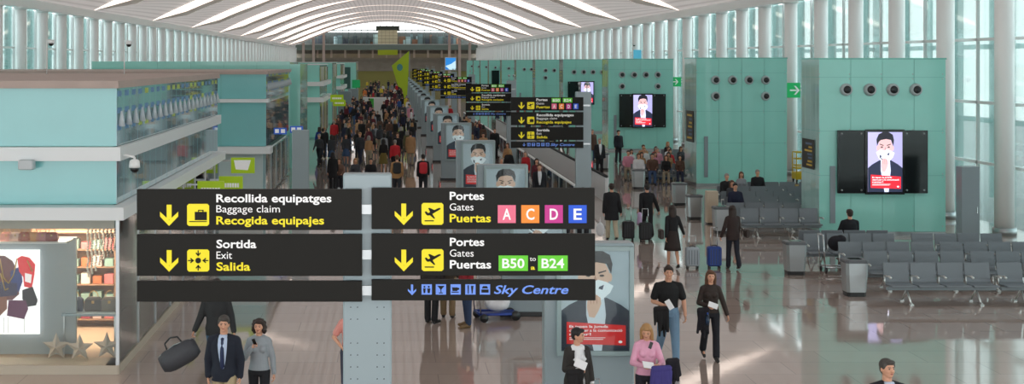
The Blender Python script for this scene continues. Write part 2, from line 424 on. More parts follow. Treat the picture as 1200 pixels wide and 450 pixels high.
# ---------------------------------------------------------------- vaulted ceiling
P0, PIT = 86.6-4*21.7, 21.7
def arch(x): t = x/W; return 8.85+5.25*(1-t*t)
def drop(x):
    t = abs(x)/W
    if t >= 0.985: return 0.0
    a = 0.05+0.90*max(0,min(1,(t-0.22)/0.45))
    return a*min(1,((0.985-t)/0.14))**0.8
def ceiling_mat():
    m = mat('ceiling_panels',(196,190,188),0.55); nt = m.node_tree; b = nt.nodes['Principled BSDF']
    tc = nt.nodes.new('ShaderNodeTexCoord'); wv = nt.nodes.new('ShaderNodeTexWave'); wv.bands_direction='X'; wv.inputs['Scale'].default_value = 0.55; wv.wave_profile='SIN'
    nt.links.new(tc.outputs['Object'], wv.inputs[0])
    cr = nt.nodes.new('ShaderNodeValToRGB'); cr.color_ramp.elements[0].color = rgb(160,150,146); cr.color_ramp.elements[1].color = rgb(184,174,170)
    cr.color_ramp.elements[0].position = 0.0; cr.color_ramp.elements[1].position = 0.4
    nt.links.new(wv.outputs[0], cr.inputs[0]); nt.links.new(cr.outputs[0], b.inputs['Base Color'])
    # translucent share added to the roof skin so daylight through it brightens the hall
    tl = nt.nodes.new('ShaderNodeBsdfTranslucent'); nt.links.new(cr.outputs[0], tl.inputs[0])
    mx = nt.nodes.new('ShaderNodeMixShader'); mx.inputs[0].default_value = 0.23
    nt.links.new(b.outputs[0], mx.inputs[1]); nt.links.new(tl.outputs[0], mx.inputs[2]); nt.links.new(mx.outputs[0], nt.nodes['Material Output'].inputs[0])
    return m
NX = 64; xs = [-W+2*W*i/NX for i in range(NX+1)]
NP = 14
cm = MB()
sky_c = mat('skylight_glow',(255,238,226),0.6,emit=1.15)
for k in range(-1, 13):
    y0 = P0+k*PIT; y1 = y0+PIT
    if y0 > YE: break
    if y1 > YE: y1 = YE
    # module: at y0 the skin has just stepped DOWN by drop(x), then rises back along a soft curve
    prof = [0,.04,.1,.2,.35,.5,.65,.8,.92,1.0]
    vs = []; fs = []
    for j,t in enumerate(prof):
        for x in xs:
            sag = -drop(x)*(1-t)**1.3
            vs.append((x, y0+(y1-y0)*t, arch(x)+sag))
    n = len(xs)
    for j in range(len(prof)-1):
        for i in range(NX): a = j*n+i; fs.append((a,a+n,a+n+1,a+1))
    cm.add(vs, fs, 0, True)
struct(cm.build('ceiling', ceiling_mat()))
for k in range(0, 13):
    y0 = P0+k*PIT
    if y0 > YE-2: break
    vs = []; fs = []
    for x in xs:
        d = drop(x); vs += [(x,y0-0.02,arch(x)+0.0),(x,y0-0.02,arch(x)-d*0.62),(x,y0-0.12,arch(x)-d*0.66),(x,y0-0.02,arch(x)-d)]
    a = MB(); n = len(xs)
    for i in range(n-1):
        a.add([vs[4*i],vs[4*i+1],vs[4*i+5],vs[4*i+4]],[(0,1,2,3)],0)
    struct(a.build('window_%d'%(k+1), sky_c))
    b = MB()
    for i in range(n-1):
        b.add([vs[4*i+1],vs[4*i+2],vs[4*i+6],vs[4*i+5]],[(0,1,2,3)],0,True); b.add([vs[4*i+2],vs[4*i+3],vs[4*i+7],vs[4*i+6]],[(0,1,2,3)],0,True)
    struct(b.build('trim_%d'%(k+1), mat('ceiling_lip',(226,214,208),0.5)))
# ---------------------------------------------------------------- side walls: eaves beam, frames, glass
for side,nm in ((-1,'left'),(1,'right')):
    X = W*side; f = MB()
    f.box(X-0.25,-8,8.45,X+0.25,YE,8.95)                                   # eaves beam
    for z in (2.05,4.1,6.25): f.box(X+side*0.30-0.05,-8,z-0.05,X+side*0.30+0.05,YE,z+0.05)
    y = 32.1 if side>0 else 55.5
    while y < YE:
        f.box(X+side*0.22,y+1.25,0,X+side*0.36,y+1.75,8.45)                # flat mullion
        f.box(X+side*0.25,y+3.2,0,X+side*0.35,y+3.28,8.45)
        y += 4.3
    struct(f.build('wall_'+nm, WHT))
    g = MB(); g.box(X+side*0.40,-8,0,X+side*0.42,YE,8.45)
    struct(g.build('window_%d'%(20+(side>0)), glass('curtain_glass',(228,240,239),0.92,0.03,0.7)))
    g = MB(); y = 32.1 if side>0 else 55.5
    while y < YE:                                                            # fritted teal strips
        g.box(X+side*0.9,y+1.9,0,X+side*0.93,y+3.0,8.6); y += 4.3
    struct(g.build('window_%d'%(22+(side>0)), glass('fritted_teal_glass',(170,214,210),0.25,0.1,0.6)))
    s_ = MB(); y = 30
    s_.box(X+side*4.4,-8,3.0,X+side*4.6,YE,3.2); s_.box(X+side*4.4,-8,6.0,X+side*4.6,YE,6.2)
    while y < YE: s_.box(X+side*4.4,y,0,X+side*4.7,y+0.15,9); y += 3.1
    struct(s_.build('wall_outer_'+nm, glass('outer_screen_glass',(216,232,230),0.4,0.1,0.4)))
# round columns
def column(label):
    t = empty('round_column',(0,0,0),0,label,'column')
    MB().cyl((0,0,0),(0,0,8.46),0.30,0.30,24).build('shaft',COLW,t)
    MB().cyl((0,0,0),(0,0,0.22),0.36,0.36,24).build('base_ring',STEEL,t)
    MB().cyl((0,0,8.3),(0,0,8.455),0.36,0.36,24).build('top_collar',WHT,t)
    return t
c0 = column('round white column in a long row against the right glass wall'); c0['group'] = 'white columns along the right glass wall'
first = True
for k in range(58):
    y = 36.4+4.3*k
    if y > YE-1: break
    if first: c0.location = (19.65,y,0); first = False
    else: dup(c0,(19.65,y,0))
for k in range(52):
    y = 64.5+4.3*k
    if y > YE-1: break
    dup(c0,(-19.65,y,0),0,'round white column in a long row against the left glass wall','white columns along the left glass wall')
# ---------------------------------------------------------------- far end of the hall
OLV = mat('olive_wall',(150,146,84),0.7); BRN = mat('brown_grey_band',(150,142,132),0.7,noise=0.2,nscale=0.8)
GGR = mat('grey_green_parapet',(120,138,132),0.4); LIME = mat('lime_panel',(172,190,30),0.5); BEI = mat('beige_tower_face',(244,234,200),0.5)
s_ = MB()
s_.box(-W,YE+3.6,6.2,W,YE+3.9,9.0,1); s_.box(-W,YE,0,W,YE+0.4,3.4,0); s_.box(-W,YE-0.2,3.4,W,YE+0.4,5.6,1); s_.box(-W,YE-0.5,5.6,W,YE+0.4,6.3,1)
struct(s_.build('wall_back',[OLV,BRN]))
t = empty('gallery_balcony',(0,YE,0),0,'long grey-green gallery balcony across the far end of the hall','balcony')
MB().box(-W+0.3,-3,8.0,W-0.3,-2.7,9.15).box(-W+0.3,-2.7,8.0,W-0.3,-0.6,8.2).build('parapet',GGR,t)
MB().box(-W+0.3,-3.05,9.15,W-0.3,-2.65,9.25).build('handrail',WHT,t)
MB().box(-W+0.3,-0.5,7.2,W-0.3,3.5,8.0).build('slab',mat('slab_brown',(128,118,108),0.8,noise=0.3,nscale=0.6),t)
for i in range(13):
    x = -18+3*i
    MB().box(x-0.2,-2.2,6.3,x+0.2,-1.8,8.0).build('post',mat('beige_post',(186,170,158),0.6),t)
t = empty('beige_tower',(0,YE-0.1,0),0,'beige block with dark flat cap rising behind the far balcony','tower block')
m_ = MB(); m_.box(-1.9,0.4,9.2,2.4,2.5,12.4)
m_.build('tower_face',BEI,t)
m_ = MB()
for i in range(4): m_.box(-1.9,0.36,9.7+0.7*i,2.4,0.4,9.76+0.7*i)
for i in range(4): m_.box(-1.1+0.85*i,0.36,9.2,-1.06+0.85*i,0.4,12.4)
m_.build('panel_joints',mat('joint_tan',(168,150,110),0.6),t)
MB().box(-2.3,0.2,12.4,2.8,2.7,13.3).build('cap',mat('tower_cap',(70,78,70),0.6),t)
MB().box(-1.9,-3.08,6.9,2.4,-3.02,8.0).build('lime_sign_board',LIME,t)
# gable frame and shops behind the gallery
g = MB()
for i in range(27):
    x = -18+i*1.385; g.box(x-0.06,YE+0.9,8.0,x+0.06,YE+1.1,arch(x)-0.1)
g.box(-15,YE+0.9,12.15,15,YE+1.1,12.4); g.box(-19,YE+0.9,10.6,19,YE+1.1,10.7)
struct(g.build('wall_gable', mat('gable_frame',(96,116,110),0.5)))
rr = random.Random(3); g = MB()
for i in range(60):
    x = rr.uniform(-17.5,16); w_ = rr.uniform(0.4,1.6); h_ = rr.uniform(0.8,2.6)
    if -2.4 < x < 2.6: continue
    g.box(x,YE+3+rr.random()*2,9.0,x+w_,YE+5.2,9.0+h_,rr.randrange(5))
struct(g.box(-W,YE+5.5,8,W,YE+6,12.0,0).build('wall_gallery_shops',[mat('gs0',(74,80,78),0.7),mat('gs1',(128,92,72),0.7),mat('gs2',(96,118,120),0.7),mat('gs3',(170,196,200),0.5),mat('gs4',(58,66,74),0.7)]))
# side bays at the far end
g = MB()
for sd in (-1,1):
    for i in range(3): g.box(sd*(13.6+i*2.2)-0.28,YE-3.2,0,sd*(13.6+i*2.2)+0.28,YE-2.6,arch(13.6+i*2.2)-0.25)
struct(g.build('trim_30',mat('pinkish_pier',(196,176,168),0.6)))
# ---------------------------------------------------------------- poster artwork (flat, own colours)
def poster_geo(w=1.0, h=1.6):
    a = MB(); q = lambda pts: [((x)*w, z*h) for x,z in pts]
    def el(cx,cz,rx,rz,n=24,c=1.0): return [(cx+rx*math.cos(2*math.pi*i/n), cz+rz*math.sin(2*math.pi*i/n)) for i in range(n)]
    a.poly(q([(-.5,0),(.5,0),(.5,1),(-.5,1)]),0,0.01,0)
    a.poly(q([(.12,.45),(.5,.40),(.5,1),(.2,1)]),-.001,.001,9)
    a.poly(q([(-.5,0),(.5,0),(.5,.40),(.38,.46),(.17,.53),(-.17,.53),(-.38,.46),(-.5,.40)]),-.002,.001,1)   # jacket
    a.poly(q([(-.13,.55),(.13,.55),(.16,.36),(.1,0),(-.02,0),(-.13,.36)]),-.003,.001,2)       # shirt
    a.poly(q([(x*1.28,.70+(z-.70)*1.12) for x,z in el(0,.74,.165,.155)]),-.004,.001,3)                                                # face
    hs = lambda pts: [(x*1.28,.70+(z-.70)*1.12) for x,z in pts]
    q0 = q; q = lambda pts: q0(hs(pts))
    for sd in (-1,1): a.poly(q(el(.172*sd,.73,.025,.04,12)),-.0035,.001,3)
    a.poly(q([(-.185,.76),(-.20,.86),(-.15,.935),(-.05,.97),(.08,.968),(.17,.93),(.20,.85),(.185,.76),(.16,.80),(.13,.85),(.02,.865),(-.10,.85),(-.15,.82)]),-.005,.001,4)
    for sd in (-1,1):
        a.poly(q([(.035*sd,.775),(.125*sd,.795),(.13*sd,.785),(.04*sd,.762)]),-.006,.001,4)
        a.poly(q(el(.078*sd,.745,.028,.010,12)),-.006,.001,4)
    a.poly(q([(.0,.75),(.022,.70),(-.02,.70)]),-.006,.001,10)
    q = q0
    a.poly(q([(-.26,.66),(-.14,.71),(-.05,.69),(.05,.71),(.16,.69),(.27,.65),(.22,.58),(.12,.52),(.04,.49),(-.06,.50),(-.18,.56)]),-.007,.001,5)
    a.poly(q([(-.17,.63),(-.10,.60),(-.13,.57),(-.05,.55),(-.08,.53),(-.16,.57)]),-.008,.001,6)
    a.poly(q([(.06,.64),(.13,.66),(.11,.61),(.05,.62)]),-.008,.001,6)
    a.poly(q([(-.11,.53),(-.05,.57),(.02,.56),(.08,.53),(.09,.47),(.05,.40),(-.01,.33),(-.09,.34),(-.12,.43)]),-.009,.001,3)
    for i in range(3): a.poly(q([(-.075+.045*i,.55),(-.065+.045*i,.55),(-.06+.045*i,.47),(-.068+.045*i,.47)]),-.010,.001,10)
    a.poly(q([(-.42,.07),(.45,.055),(.45,.255),(-.42,.29)]),-.011,.001,7)                       # red caption box
    x0,x1 = -.38*w,.12*w
    put_text(a,'Et tapen la jugada',-.38*w,.19*w,.232*h,.026*h,-.0125,8,.02)
    put_text(a,'obert per a la comunicació',-.38*w,.40*w,.193*h,.026*h,-.0125,8,.02)
    put_text(a,'negar!',-.38*w,-.06*w,.155*h,.026*h,-.0125,8,.02)
    a.poly(q([(-.38,.128),(.15,.128),(.15,.134),(-.38,.134)]),-.0125,.001,8); a.poly(q([(-.38,.112),(.12,.112),(.12,.118),(-.38,.118)]),-.0125,.001,8)
    a.poly(q(el(.37,.09,.03,.014,12)),-.0125,.001,8)
    return a
PC = [(176,188,194),(44,50,62),(206,216,224),(214,176,154),(34,30,32),(232,240,244),(60,66,84),(220,44,42),(250,240,240),(160,174,182),(176,132,112)]
PC2 = [(168,164,206),(34,38,60),(200,206,236),(206,166,168),(26,24,34),(228,232,250),(50,54,80),(232,38,52),(255,236,240),(156,152,196),(170,126,130)]
PM = [mat('print_%d'%i,c,0.35,emit=0.22) for i,c in enumerate(PC)]
PM2 = [mat('screen_%d'%i,c,0.35,emit=1.0) for i,c in enumerate(PC2)]
_pg = {}
def poster(name, w, h, mats, parent, loc):
    k = (w,h,mats is PM2)
    if k not in _pg:
        _pg[k] = poster_geo(w,h).mesh('poster')
        for m in mats: _pg[k].materials.append(m)
    o = bpy.data.objects.new(name,_pg[k]); col.objects.link(o); o.parent = parent; o.location = loc; return o
# ---------------------------------------------------------------- advertising totems
def totem():
    t = empty('advertising_totem')
    MB().cbox(-.70,0.0,0,.70,.34,2.66,.02).build('body',GREYB,t)
    MB().cbox(-.74,-.02,0,.74,.36,.10,.01).build('plinth',DARK,t)
    f = MB(); x0,x1,z0,z1 = -.52,.68,.92,2.62
    f.box(x0,-.10,z0,x0+.07,.0,z1).box(x1-.07,-.10,z0,x1,0,z1).box(x0+.07,-.10,z0,x1-.07,0,z0+.07).box(x0+.07,-.10,z1-.07,x1-.07,0,z1)
    f.build('frame',mat('totem_frame',(150,172,174),0.3),t,bevel=.006)
    poster('poster',1.06,1.56,PM,t,(.08,-.045,.99))
    MB().box(-.44,-.075,.99,.60,-.07,2.55).build('cover_glass',glass('cover_glass',(245,250,250),0.97,0.02,0.5),t)
    return t
TY = [20.0,27.6,35.2,46,59.2,69.8,82,95,106,118,130,143,156,170,185,200,216,233]
tot = totem()
nm = ['nearest, behind the big sign','second in the row, behind the hanging signs','third from the camera','fourth from the camera','fifth from the camera','sixth from the camera','seventh from the camera','eighth from the camera','ninth from the camera']
for i,y in enumerate(TY):
    x = 2.69 + (.48) + 0.0015*(y-20)
    lab = 'grey totem with masked-man poster, '+nm[i] if i < len(nm) else 'small distant grey advertising totem near the far end of the totem row'
    if i == 0: tot.location = (x,y,0); tag(tot,lab,'advertising totem','advertising totems down the middle of the hall')
    else: dup(tot,(x,y,0),0,lab)
# ---------------------------------------------------------------- direction signs
def arrow(mb, cx, cz, w, h, y, mi=1):
    t = w*0.135; 
    mb.poly([(cx-t,cz+h/2),(cx+t,cz+h/2),(cx+t,cz-h/2+w*.35),(cx-t,cz-h/2+w*.35)],y,.004,mi)
    mb.poly([(cx-w/2,cz-h/2+w*.52),(cx-w/2,cz-h/2+w*.78),(cx,cz-h/2+w*.32),(cx+w/2,cz-h/2+w*.78),(cx+w/2,cz-h/2+w*.52),(cx,cz-h/2)],y-.0005,.004,mi)
def icon(kind, mb, cx, cz, s_, y):
    h = s_/2; c = s_*.08
    mb.poly([(cx-h+c,cz-h),(cx+h-c,cz-h),(cx+h,cz-h+c),(cx+h,cz+h-c),(cx+h-c,cz+h),(cx-h+c,cz+h),(cx-h,cz+h-c),(cx-h,cz-h+c)],y,.004,1)
    P = lambda pts: mb.poly([(cx+a*s_,cz+b*s_) for a,b in pts],y-.003,.003,2)
    if kind == 'bag':
        P([(-.15,-.24),(.4,-.24),(.4,.14),(-.15,.14)]); P([(.0,.14),(.05,.14),(.05,.2),(.0,.2)]); P([(.2,.14),(.25,.14),(.25,.2),(.2,.2)]); P([(.0,.19),(.25,.19),(.25,.23),(.0,.23)])
        P([(-.4,-.32),(.4,-.32),(.4,-.28),(-.4,-.28)])
    elif kind == 'exit':
        P([(.13*math.cos(i*math.pi/8),.13*math.sin(i*math.pi/8)) for i in range(16)])
        for k in range(4):
            a = k*math.pi/2; r = lambda x,z: (x*math.cos(a)-z*math.sin(a), x*math.sin(a)+z*math.cos(a))
            P([r(.46,-.025),r(.46,.025),r(.2,.025),r(.2,-.025)]); P([r(.19,0),r(.33,.12),r(.37,.08),r(.27,0),r(.37,-.08),r(.33,-.12)])
    elif kind == 'plane':
        P([(-.36,.10),(-.28,.12),(-.20,.04),(.28,.27),(.36,.27),(.37,.22),(.0,.0),(-.02,-.04),(-.22,-.08),(-.3,-.02)])
        P([(-.10,.07),(.1,.17),(-.14,.28),(-.2,.26)]); P([(-.02,.02),(.12,-.2),(.07,-.22),(-.12,-.06)])
        P([(-.36,-.34),(.06,-.34),(.06,-.29),(-.36,-.29)])
BOXC = {'A':(232,110,140),'C':(250,140,40),'D':(196,44,140),'E':(20,84,214),'G':(98,206,40)}
def sign_row(parent, x0,x1,z0,z1, kind, y=-.06, left=True, u=1.0):
    """one dark blade with its own lettering. u: width 2.3 m blade = 1"""
    p = MB().box(x0,y,z0,x1,y+.06,z1).build('sign_blade',SIGN,parent,bevel=.004)
    L = MB(); mats = [WTX,YEL,SIGN,mat('sign_pink',BOXC['A'],.5,emit=.08),mat('sign_orange',BOXC['C'],.5,emit=.08),mat('sign_magenta',BOXC['D'],.5,emit=.08),mat('sign_blue',BOXC['E'],.5,emit=.08),mat('sign_green',BOXC['G'],.5,emit=.08),mat('sign_skyblue',(110,150,240),.5,emit=.08)]
    k = (x1-x0)/260.0; H = z1-z0; v = H/48.0; Y = y-.003
    X = lambda px: x0+px*k
    Z = lambda py: z1-py*v
    if kind in ('reco','sort','gates_all','gates_b','far_gates'):
        arrow(L,X(37.5),Z(30.5),21*k,25*v,Y-.002); icon({'reco':'bag','sort':'exit'}.get(kind,'plane'),L,X(71),Z(30),25.5*k,Y-.002)
    if kind == 'reco':
        put_text(L,'Recollida equipatges',X(92),X(225),Z(15),9.6*v,Y,0,.022); put_text(L,'Baggage claim',X(92),X(165.5),Z(27),8.8*v,Y,0,.0); put_text(L,'Recogida equipajes',X(92),X(216.5),Z(41),9.6*v,Y,1,.022)
    if kind == 'sort':
        put_text(L,'Sortida',X(92),X(138),Z(15.5),9.6*v,Y,0,.022); put_text(L,'Exit',X(92),X(110),Z(28),8.8*v,Y,0,.0); put_text(L,'Salida',X(92),X(131),Z(41.5),9.6*v,Y,1,.022)
    if kind in ('gates_all','gates_b','far_gates'):
        put_text(L,'Portes',X(91),X(131),Z(13.5),9.4*v,Y,0,.022); put_text(L,'Gates',X(91),X(118.7),Z(26),8.6*v,Y,0,.0); put_text(L,'Puertas',X(91),X(139),Z(39.5),9.6*v,Y,1 if kind!='gates_b' else 0,.022)
    def cell(ch,a,b,t,d,mi,fs=.6):
        L.poly([(X(a),Z(d)),(X(b),Z(d)),(X(b),Z(t)),(X(a),Z(t))],Y-.001,.003,mi)
        m_ = (b-a)*(1-fs)/2; put_text(L,ch,X(a+m_),X(b-m_),Z(d-(d-t)*.2),(d-t)*.62*v,Y-.003,0,.02)
    if kind == 'gates_all':
        for ch,a,mi in (('A',147,3),('C',174.4,4),('D',201.8,5),('E',229.5,6)): cell(ch,a,a+21,19.8,40.7,mi,.46)
    if kind == 'gates_b':
        cell('B50',147.7,181.8,24.8,42.5,7,.76); cell('B24',193.4,228,24.8,42.5,7,.76)
        put_text(L,'to',X(184),X(191),Z(31),5.4*v,Y,0,0); put_text(L,'a',X(185),X(190),Z(41),5.2*v,Y,1,.02)
    if kind == 'far_gates':
        cell('B50',146,178,3,19,7,.76); cell('B24',186,220,3,19,7,.76)
        for ch,a,mi in (('A',146,3),('C',172,4),('D',198,5),('E',224,6)): cell(ch,a,a+18,23,43,mi,.46)
    if kind == 'sky':
        v = H/24.0
        off = 0
        arrow(L,X(47+off),Z(11.5),9.6*k,12.5*v,Y-.002,8)
        for i,a in enumerate((58,74.5,91.6,108.7,125.6)):
            L.poly([(X(a),Z(17)),(X(a+12),Z(17)),(X(a+12),Z(5)),(X(a),Z(5))],Y-.001,.003,8)
            D = lambda pts: L.poly([(X(a+12*p),Z(17-12*q)) for p,q in pts],Y-.003,.002,2)
            if i == 0: D([(.2,.15),(.35,.15),(.4,.6),(.15,.6)]); D([(.6,.15),(.8,.15),(.85,.6),(.55,.6)]); D([(.2,.68),(.36,.68),(.36,.84),(.2,.84)]); D([(.62,.68),(.78,.68),(.78,.84),(.62,.84)])
            if i == 1: D([(.15,.85),(.85,.85),(.5,.45)]); D([(.46,.2),(.54,.2),(.54,.5),(.46,.5)]); D([(.3,.12),(.7,.12),(.7,.2),(.3,.2)])
            if i == 2: D([(.2,.35),(.65,.35),(.7,.7),(.15,.7)]); D([(.65,.42),(.85,.5),(.85,.65),(.68,.66)]); D([(.1,.2),(.8,.2),(.8,.28),(.1,.28)])
            if i == 3: D([(.25,.1),(.33,.1),(.36,.9),(.22,.9)]); D([(.62,.1),(.7,.1),(.8,.85),(.55,.85)])
            if i == 4: D([(.15,.2),(.85,.2),(.85,.5),(.15,.5)]); D([(.2,.6),(.8,.6),(.7,.82),(.3,.82)])
        put_text(L,'Sky Centre',X(142),X(228.5),Z(16),10*v,Y,8,.02,.25)
    if L.f: L.build('lettering',mats,p)
    return p
s1 = 13.3/F
def px(u): return (u-453)*s1
def pz(v): return CAMH-(v-72)*s1
t = empty('direction_sign',(px(430.5),13.3,0),0,'large dark airport direction sign on grey-blue pylon in the centre foreground','sign')
ox = -px(430.5)
pl = MB().cbox(px(402)+ox,0,0,px(459)+ox,.22,pz(204),.015).build('pylon',GREYB,t)
b = MB()
for v in range(0,24):
    for u in (411,419,442,450): 
        if v%5!=2: b.cyl((px(u)+ox,-.004,pz(360+14*v)),(px(u)+ox,.002,pz(360+14*v)),.006,n=8)
b.build('bolts',DARK,pl)
MB().cbox(-.33,-.06,0,.33,.28,.06,.01).build('base_plate',STEEL,t)
for (a,b_,c,d,k) in ((162,424,221,268.5,'reco'),(162,424.5,273.5,322,'sort'),(162,424.5,328,352,None),(435.5,695.5,219.5,267.5,'gates_all'),(435.5,696,273,321.5,'gates_b'),(435.5,696.5,326.5,350.5,'sky')):
    sign_row(t,px(a)+ox,px(b_)+ox,pz(d),pz(c),k,-.08)
m_ = MB()
for v in (245,298,340): m_.box(px(405)+ox,-.03,pz(v)-.05,px(455)+ox,.0,pz(v)+.05)
m_.build('mounting_rail',STEEL,t)
def far_pylon():
    t = empty('direction_sign')
    MB().cbox(-.24,0,0,.24,.2,4.55,.015).build('pylon',GREYB,t); MB().cbox(-.32,-.06,0,.32,.26,.06,.01).build('base_plate',STEEL,t)
    x1 = -.02; x0 = x1-2.26
    for z0,z1,k in ((3.967,4.385,'far_gates'),(3.51,3.92,'reco'),(3.05,3.45,'sort'),(2.8,3.0,'sky')): sign_row(t,x0,x1,z0,z1,k,-.08)
    m_ = MB().box(-.2,-.02,2.9,.2,0,2.95).box(-.2,-.02,4.1,.2,0,4.15); m_.build('mounting_rail',STEEL,t)
    h = MB()
    for sx in (-.12,.12): h.cyl((sx,.1,4.55),(sx,.1,4.75),.015); h.ell((sx,.02,4.8),(.06,.11,.06),10,8)
    h.build('floodlight',STEEL,t)
    return t
fp = None
for i,y in enumerate([40,63.5,93,117,141,170,196]):
    lab = ('four-blade direction sign on grey pylon, '+['nearest of the distant row','second of the distant row','third of the distant row','fourth of the distant row','fifth of the distant row','sixth of the distant row','last and smallest of the distant row'][i])
    if fp is None: fp = far_pylon(); fp.location = (6.16,y,0); tag(fp,lab,'sign','direction signs receding down the hall')
    else: dup(fp,(6.2,y,0),0,lab)
# ---------------------------------------------------------------- right-hand glazed kiosks
def kiosk(x0,x1,d,h,nozz,seed=0,back=3.0,slot=True):
    """front face at y=0 towards the camera"""
    t = empty('glass_kiosk')
    MB().box(x0+.03,.03,0,x1-.03,d-.03,h-.03).build('core',TEAL2,t)
    p = MB(); zc = [(.12,1.9),(1.9,3.3),(3.3,5.0),(5.0,h)]; n = 4; wdt = (x1-x0)/n
    for z0,z1 in zc:
        for i in range(n): p.box(x0+i*wdt+.006,0,z0+.006,x0+(i+1)*wdt-.006,.03,z1-.006)
    p.build('front_panel',TEAL,t)
    p = MB()
    for z0,z1 in zc: p.box(x0,.005,z0+.006,x0+.03,d,z1-.006)
    for k in range(3): p.box(x0-.004,.3+k*d*.3,.2,x0,.3+k*d*.3+.02,h-.2)
    p.build('side_panel',mat('side_glass',(176,216,210),0.08,coat=1.0),t)
    MB().box(x0-.02,-.02,h-.02,x1+.02,d,h+.03).build('roof_edge',TEAL2,t)
    MB().box(x0,-.01,0,x1,d,.12).build('plinth',STEEL,t)
    b = MB()
    for z in (.3,1.85,1.95,3.25,3.35,4.95,5.1):
        for i in range(n+1):
            xx = min(max(x0+i*wdt,x0+.06),x1-.06)
            b.cyl((xx-.04,-.012,z),(xx-.04,.0,z),.016,n=8); 
    b.build('panel_fixings',STEEL,t)
    for (nx,nz) in nozz:
        o = MB(); o.loft([[Vector((nx+r*math.cos(a),yy,nz+r*math.sin(a))) for a in [2*math.pi*i/20 for i in range(20)]] for r,yy in ((.20,0),(.20,-.03),(.17,-.12),(.125,-.13),(.12,.0))],True)
        o = o.build('air_nozzle',mat('nozzle_ring',(176,186,188),0.4),t)
        MB().cyl((nx,-.128,nz),(nx,-.122,nz),.118,n=20).cyl((nx+.02,-.14,nz-.01),(nx+.02,-.12,nz-.01),.03,n=8).build('nozzle_throat',DARK,o)
    if slot: MB().box(x0+.34,-.05,.4,x0+.50,0,2.2).build('service_column',GREY,t)
    return t
KX0,KX1 = 13.65,17.65
def top4(v,Y): return CAMH-(v-72)*Y/F
row1 = [(x,4.61) for x in (14.5,15.25,15.97,16.7)]
ks = [(40.4,'first'),(56.4,'second'),(78.8,'third'),(99,'fourth'),(117.5,'fifth'),(134.7,'sixth'),(151.7,'seventh'),(170.6,'eighth'),(186,'ninth'),(200.7,'tenth'),(217.8,'eleventh')]
for i,(y,w_) in enumerate(ks):
    nz = list(row1)
    nz = [(x,4.68) for x,_ in row1] if i else nz
    if i in (1,2): nz += [(14.5,3.97),(16.7,3.97)]
    if i == 4: nz = [(14.6,4.68),(15.4,4.68),(14.6,4.0)]
    if i > 4: nz = nz[:2]
    k = kiosk(KX0,KX1,1.7 if i==0 else 2.2,5.58 if i==0 else 5.64,nz)
    k.location = (0,y,0)
    tag(k,'tall teal glass kiosk block with round air nozzles, %s from the camera on the right'%w_,'kiosk','teal kiosks along the right side')
# side posters on first kiosk + others
def side_poster(x,y,z0,z1,w_,lab,cols):
    t = empty('wall_poster',(x,y,0),0,lab,'poster')
    MB().box(-.02,0,z0,0,w_,z1).build('board',mat('poster_dark',(48,44,38),.4),t)
    g = MB(); r_ = random.Random(int(y))
    for i in range(7):
        a = z0+(z1-z0)*(.1+.12*i); g.box(-.026,w_*.15,a,-.02,w_*r_.uniform(.4,.85),a+(z1-z0)*.06,r_.randrange(2))
    g.build('print',[mat('poster_gold',cols[0],.5),mat('poster_blue',cols[1],.5)],t)
side_poster(13.62,40.75,2.05,3.0,1.15,'dark poster with gold marks on the side of the nearest teal kiosk',((206,170,60),(90,110,140)))
side_poster(13.62,56.8,1.9,3.3,1.3,'dark striped poster on the side of the second teal kiosk',((150,150,90),(110,110,100)))
def screen(x0,x1,z0,z1,y,sx0,sx1,lab,n=True):
    t = empty('video_screen',((x0+x1)/2,y,0),0,lab,'screen'); c = -(x0+x1)/2
    MB().box(x0+c,-.10,z0,x1+c,-.0,z1).build('glass_backboard',BLK,t,bevel=.01)
    MB().box(sx0+c-.08,-.15,z0-.03,sx1+c+.08,-.10,z1+.03).build('bezel',BLK,t,bevel=.01)
    poster('display',sx1-sx0,z1-z0-.1,PM2,t,((sx0+sx1)/2+c,-.16,z0+.05))
    b = MB()
    for xx in (x0+.12,x0+(sx0-x0)*.8,x1-(x1-sx1)*.8,x1-.12):
        for zz in (z0+.1,z1-.1): b.cyl((xx+c,-.115,zz),(xx+c,-.10,zz),.03,n=10)
    b.build('fixings',STEEL,t); return t
screen(14.2,17.03,1.35,3.33,40.36,15.12,16.2,'large black wall screen showing man with red caption on nearest teal kiosk')
screen(14.3,17.15,1.45,3.5,78.7,15.15,16.3,'black wall screen showing man with red caption on third teal kiosk')
screen(14.0,16.0,2.2,3.95,98.9,15.0,15.95,'small distant wall screen behind the far direction sign')
MB_ = MB().box(0,-.12,0,1.0,0,2.0)
o = MB_.build('wall_panel',BLK); o.location=(14.0,170.5,2.3); tag(o,'tall narrow black panel on a distant teal kiosk','panel')
# grey cabinet by the glass wall
t = empty('grey_cabinet',(17.3,37.9,0),0,'tall grey freestanding cabinet beside the right glass wall behind the seats','cabinet')
MB().cbox(-.27,0,.06,.27,.4,2.38,.015).build('cabinet_body',GREY,t); MB().box(-.25,.02,0,.25,.38,.06).build('plinth',DARK,t)
MB().box(.18,-.012,1.0,.2,0,1.2).build('handle',CHROME,t)
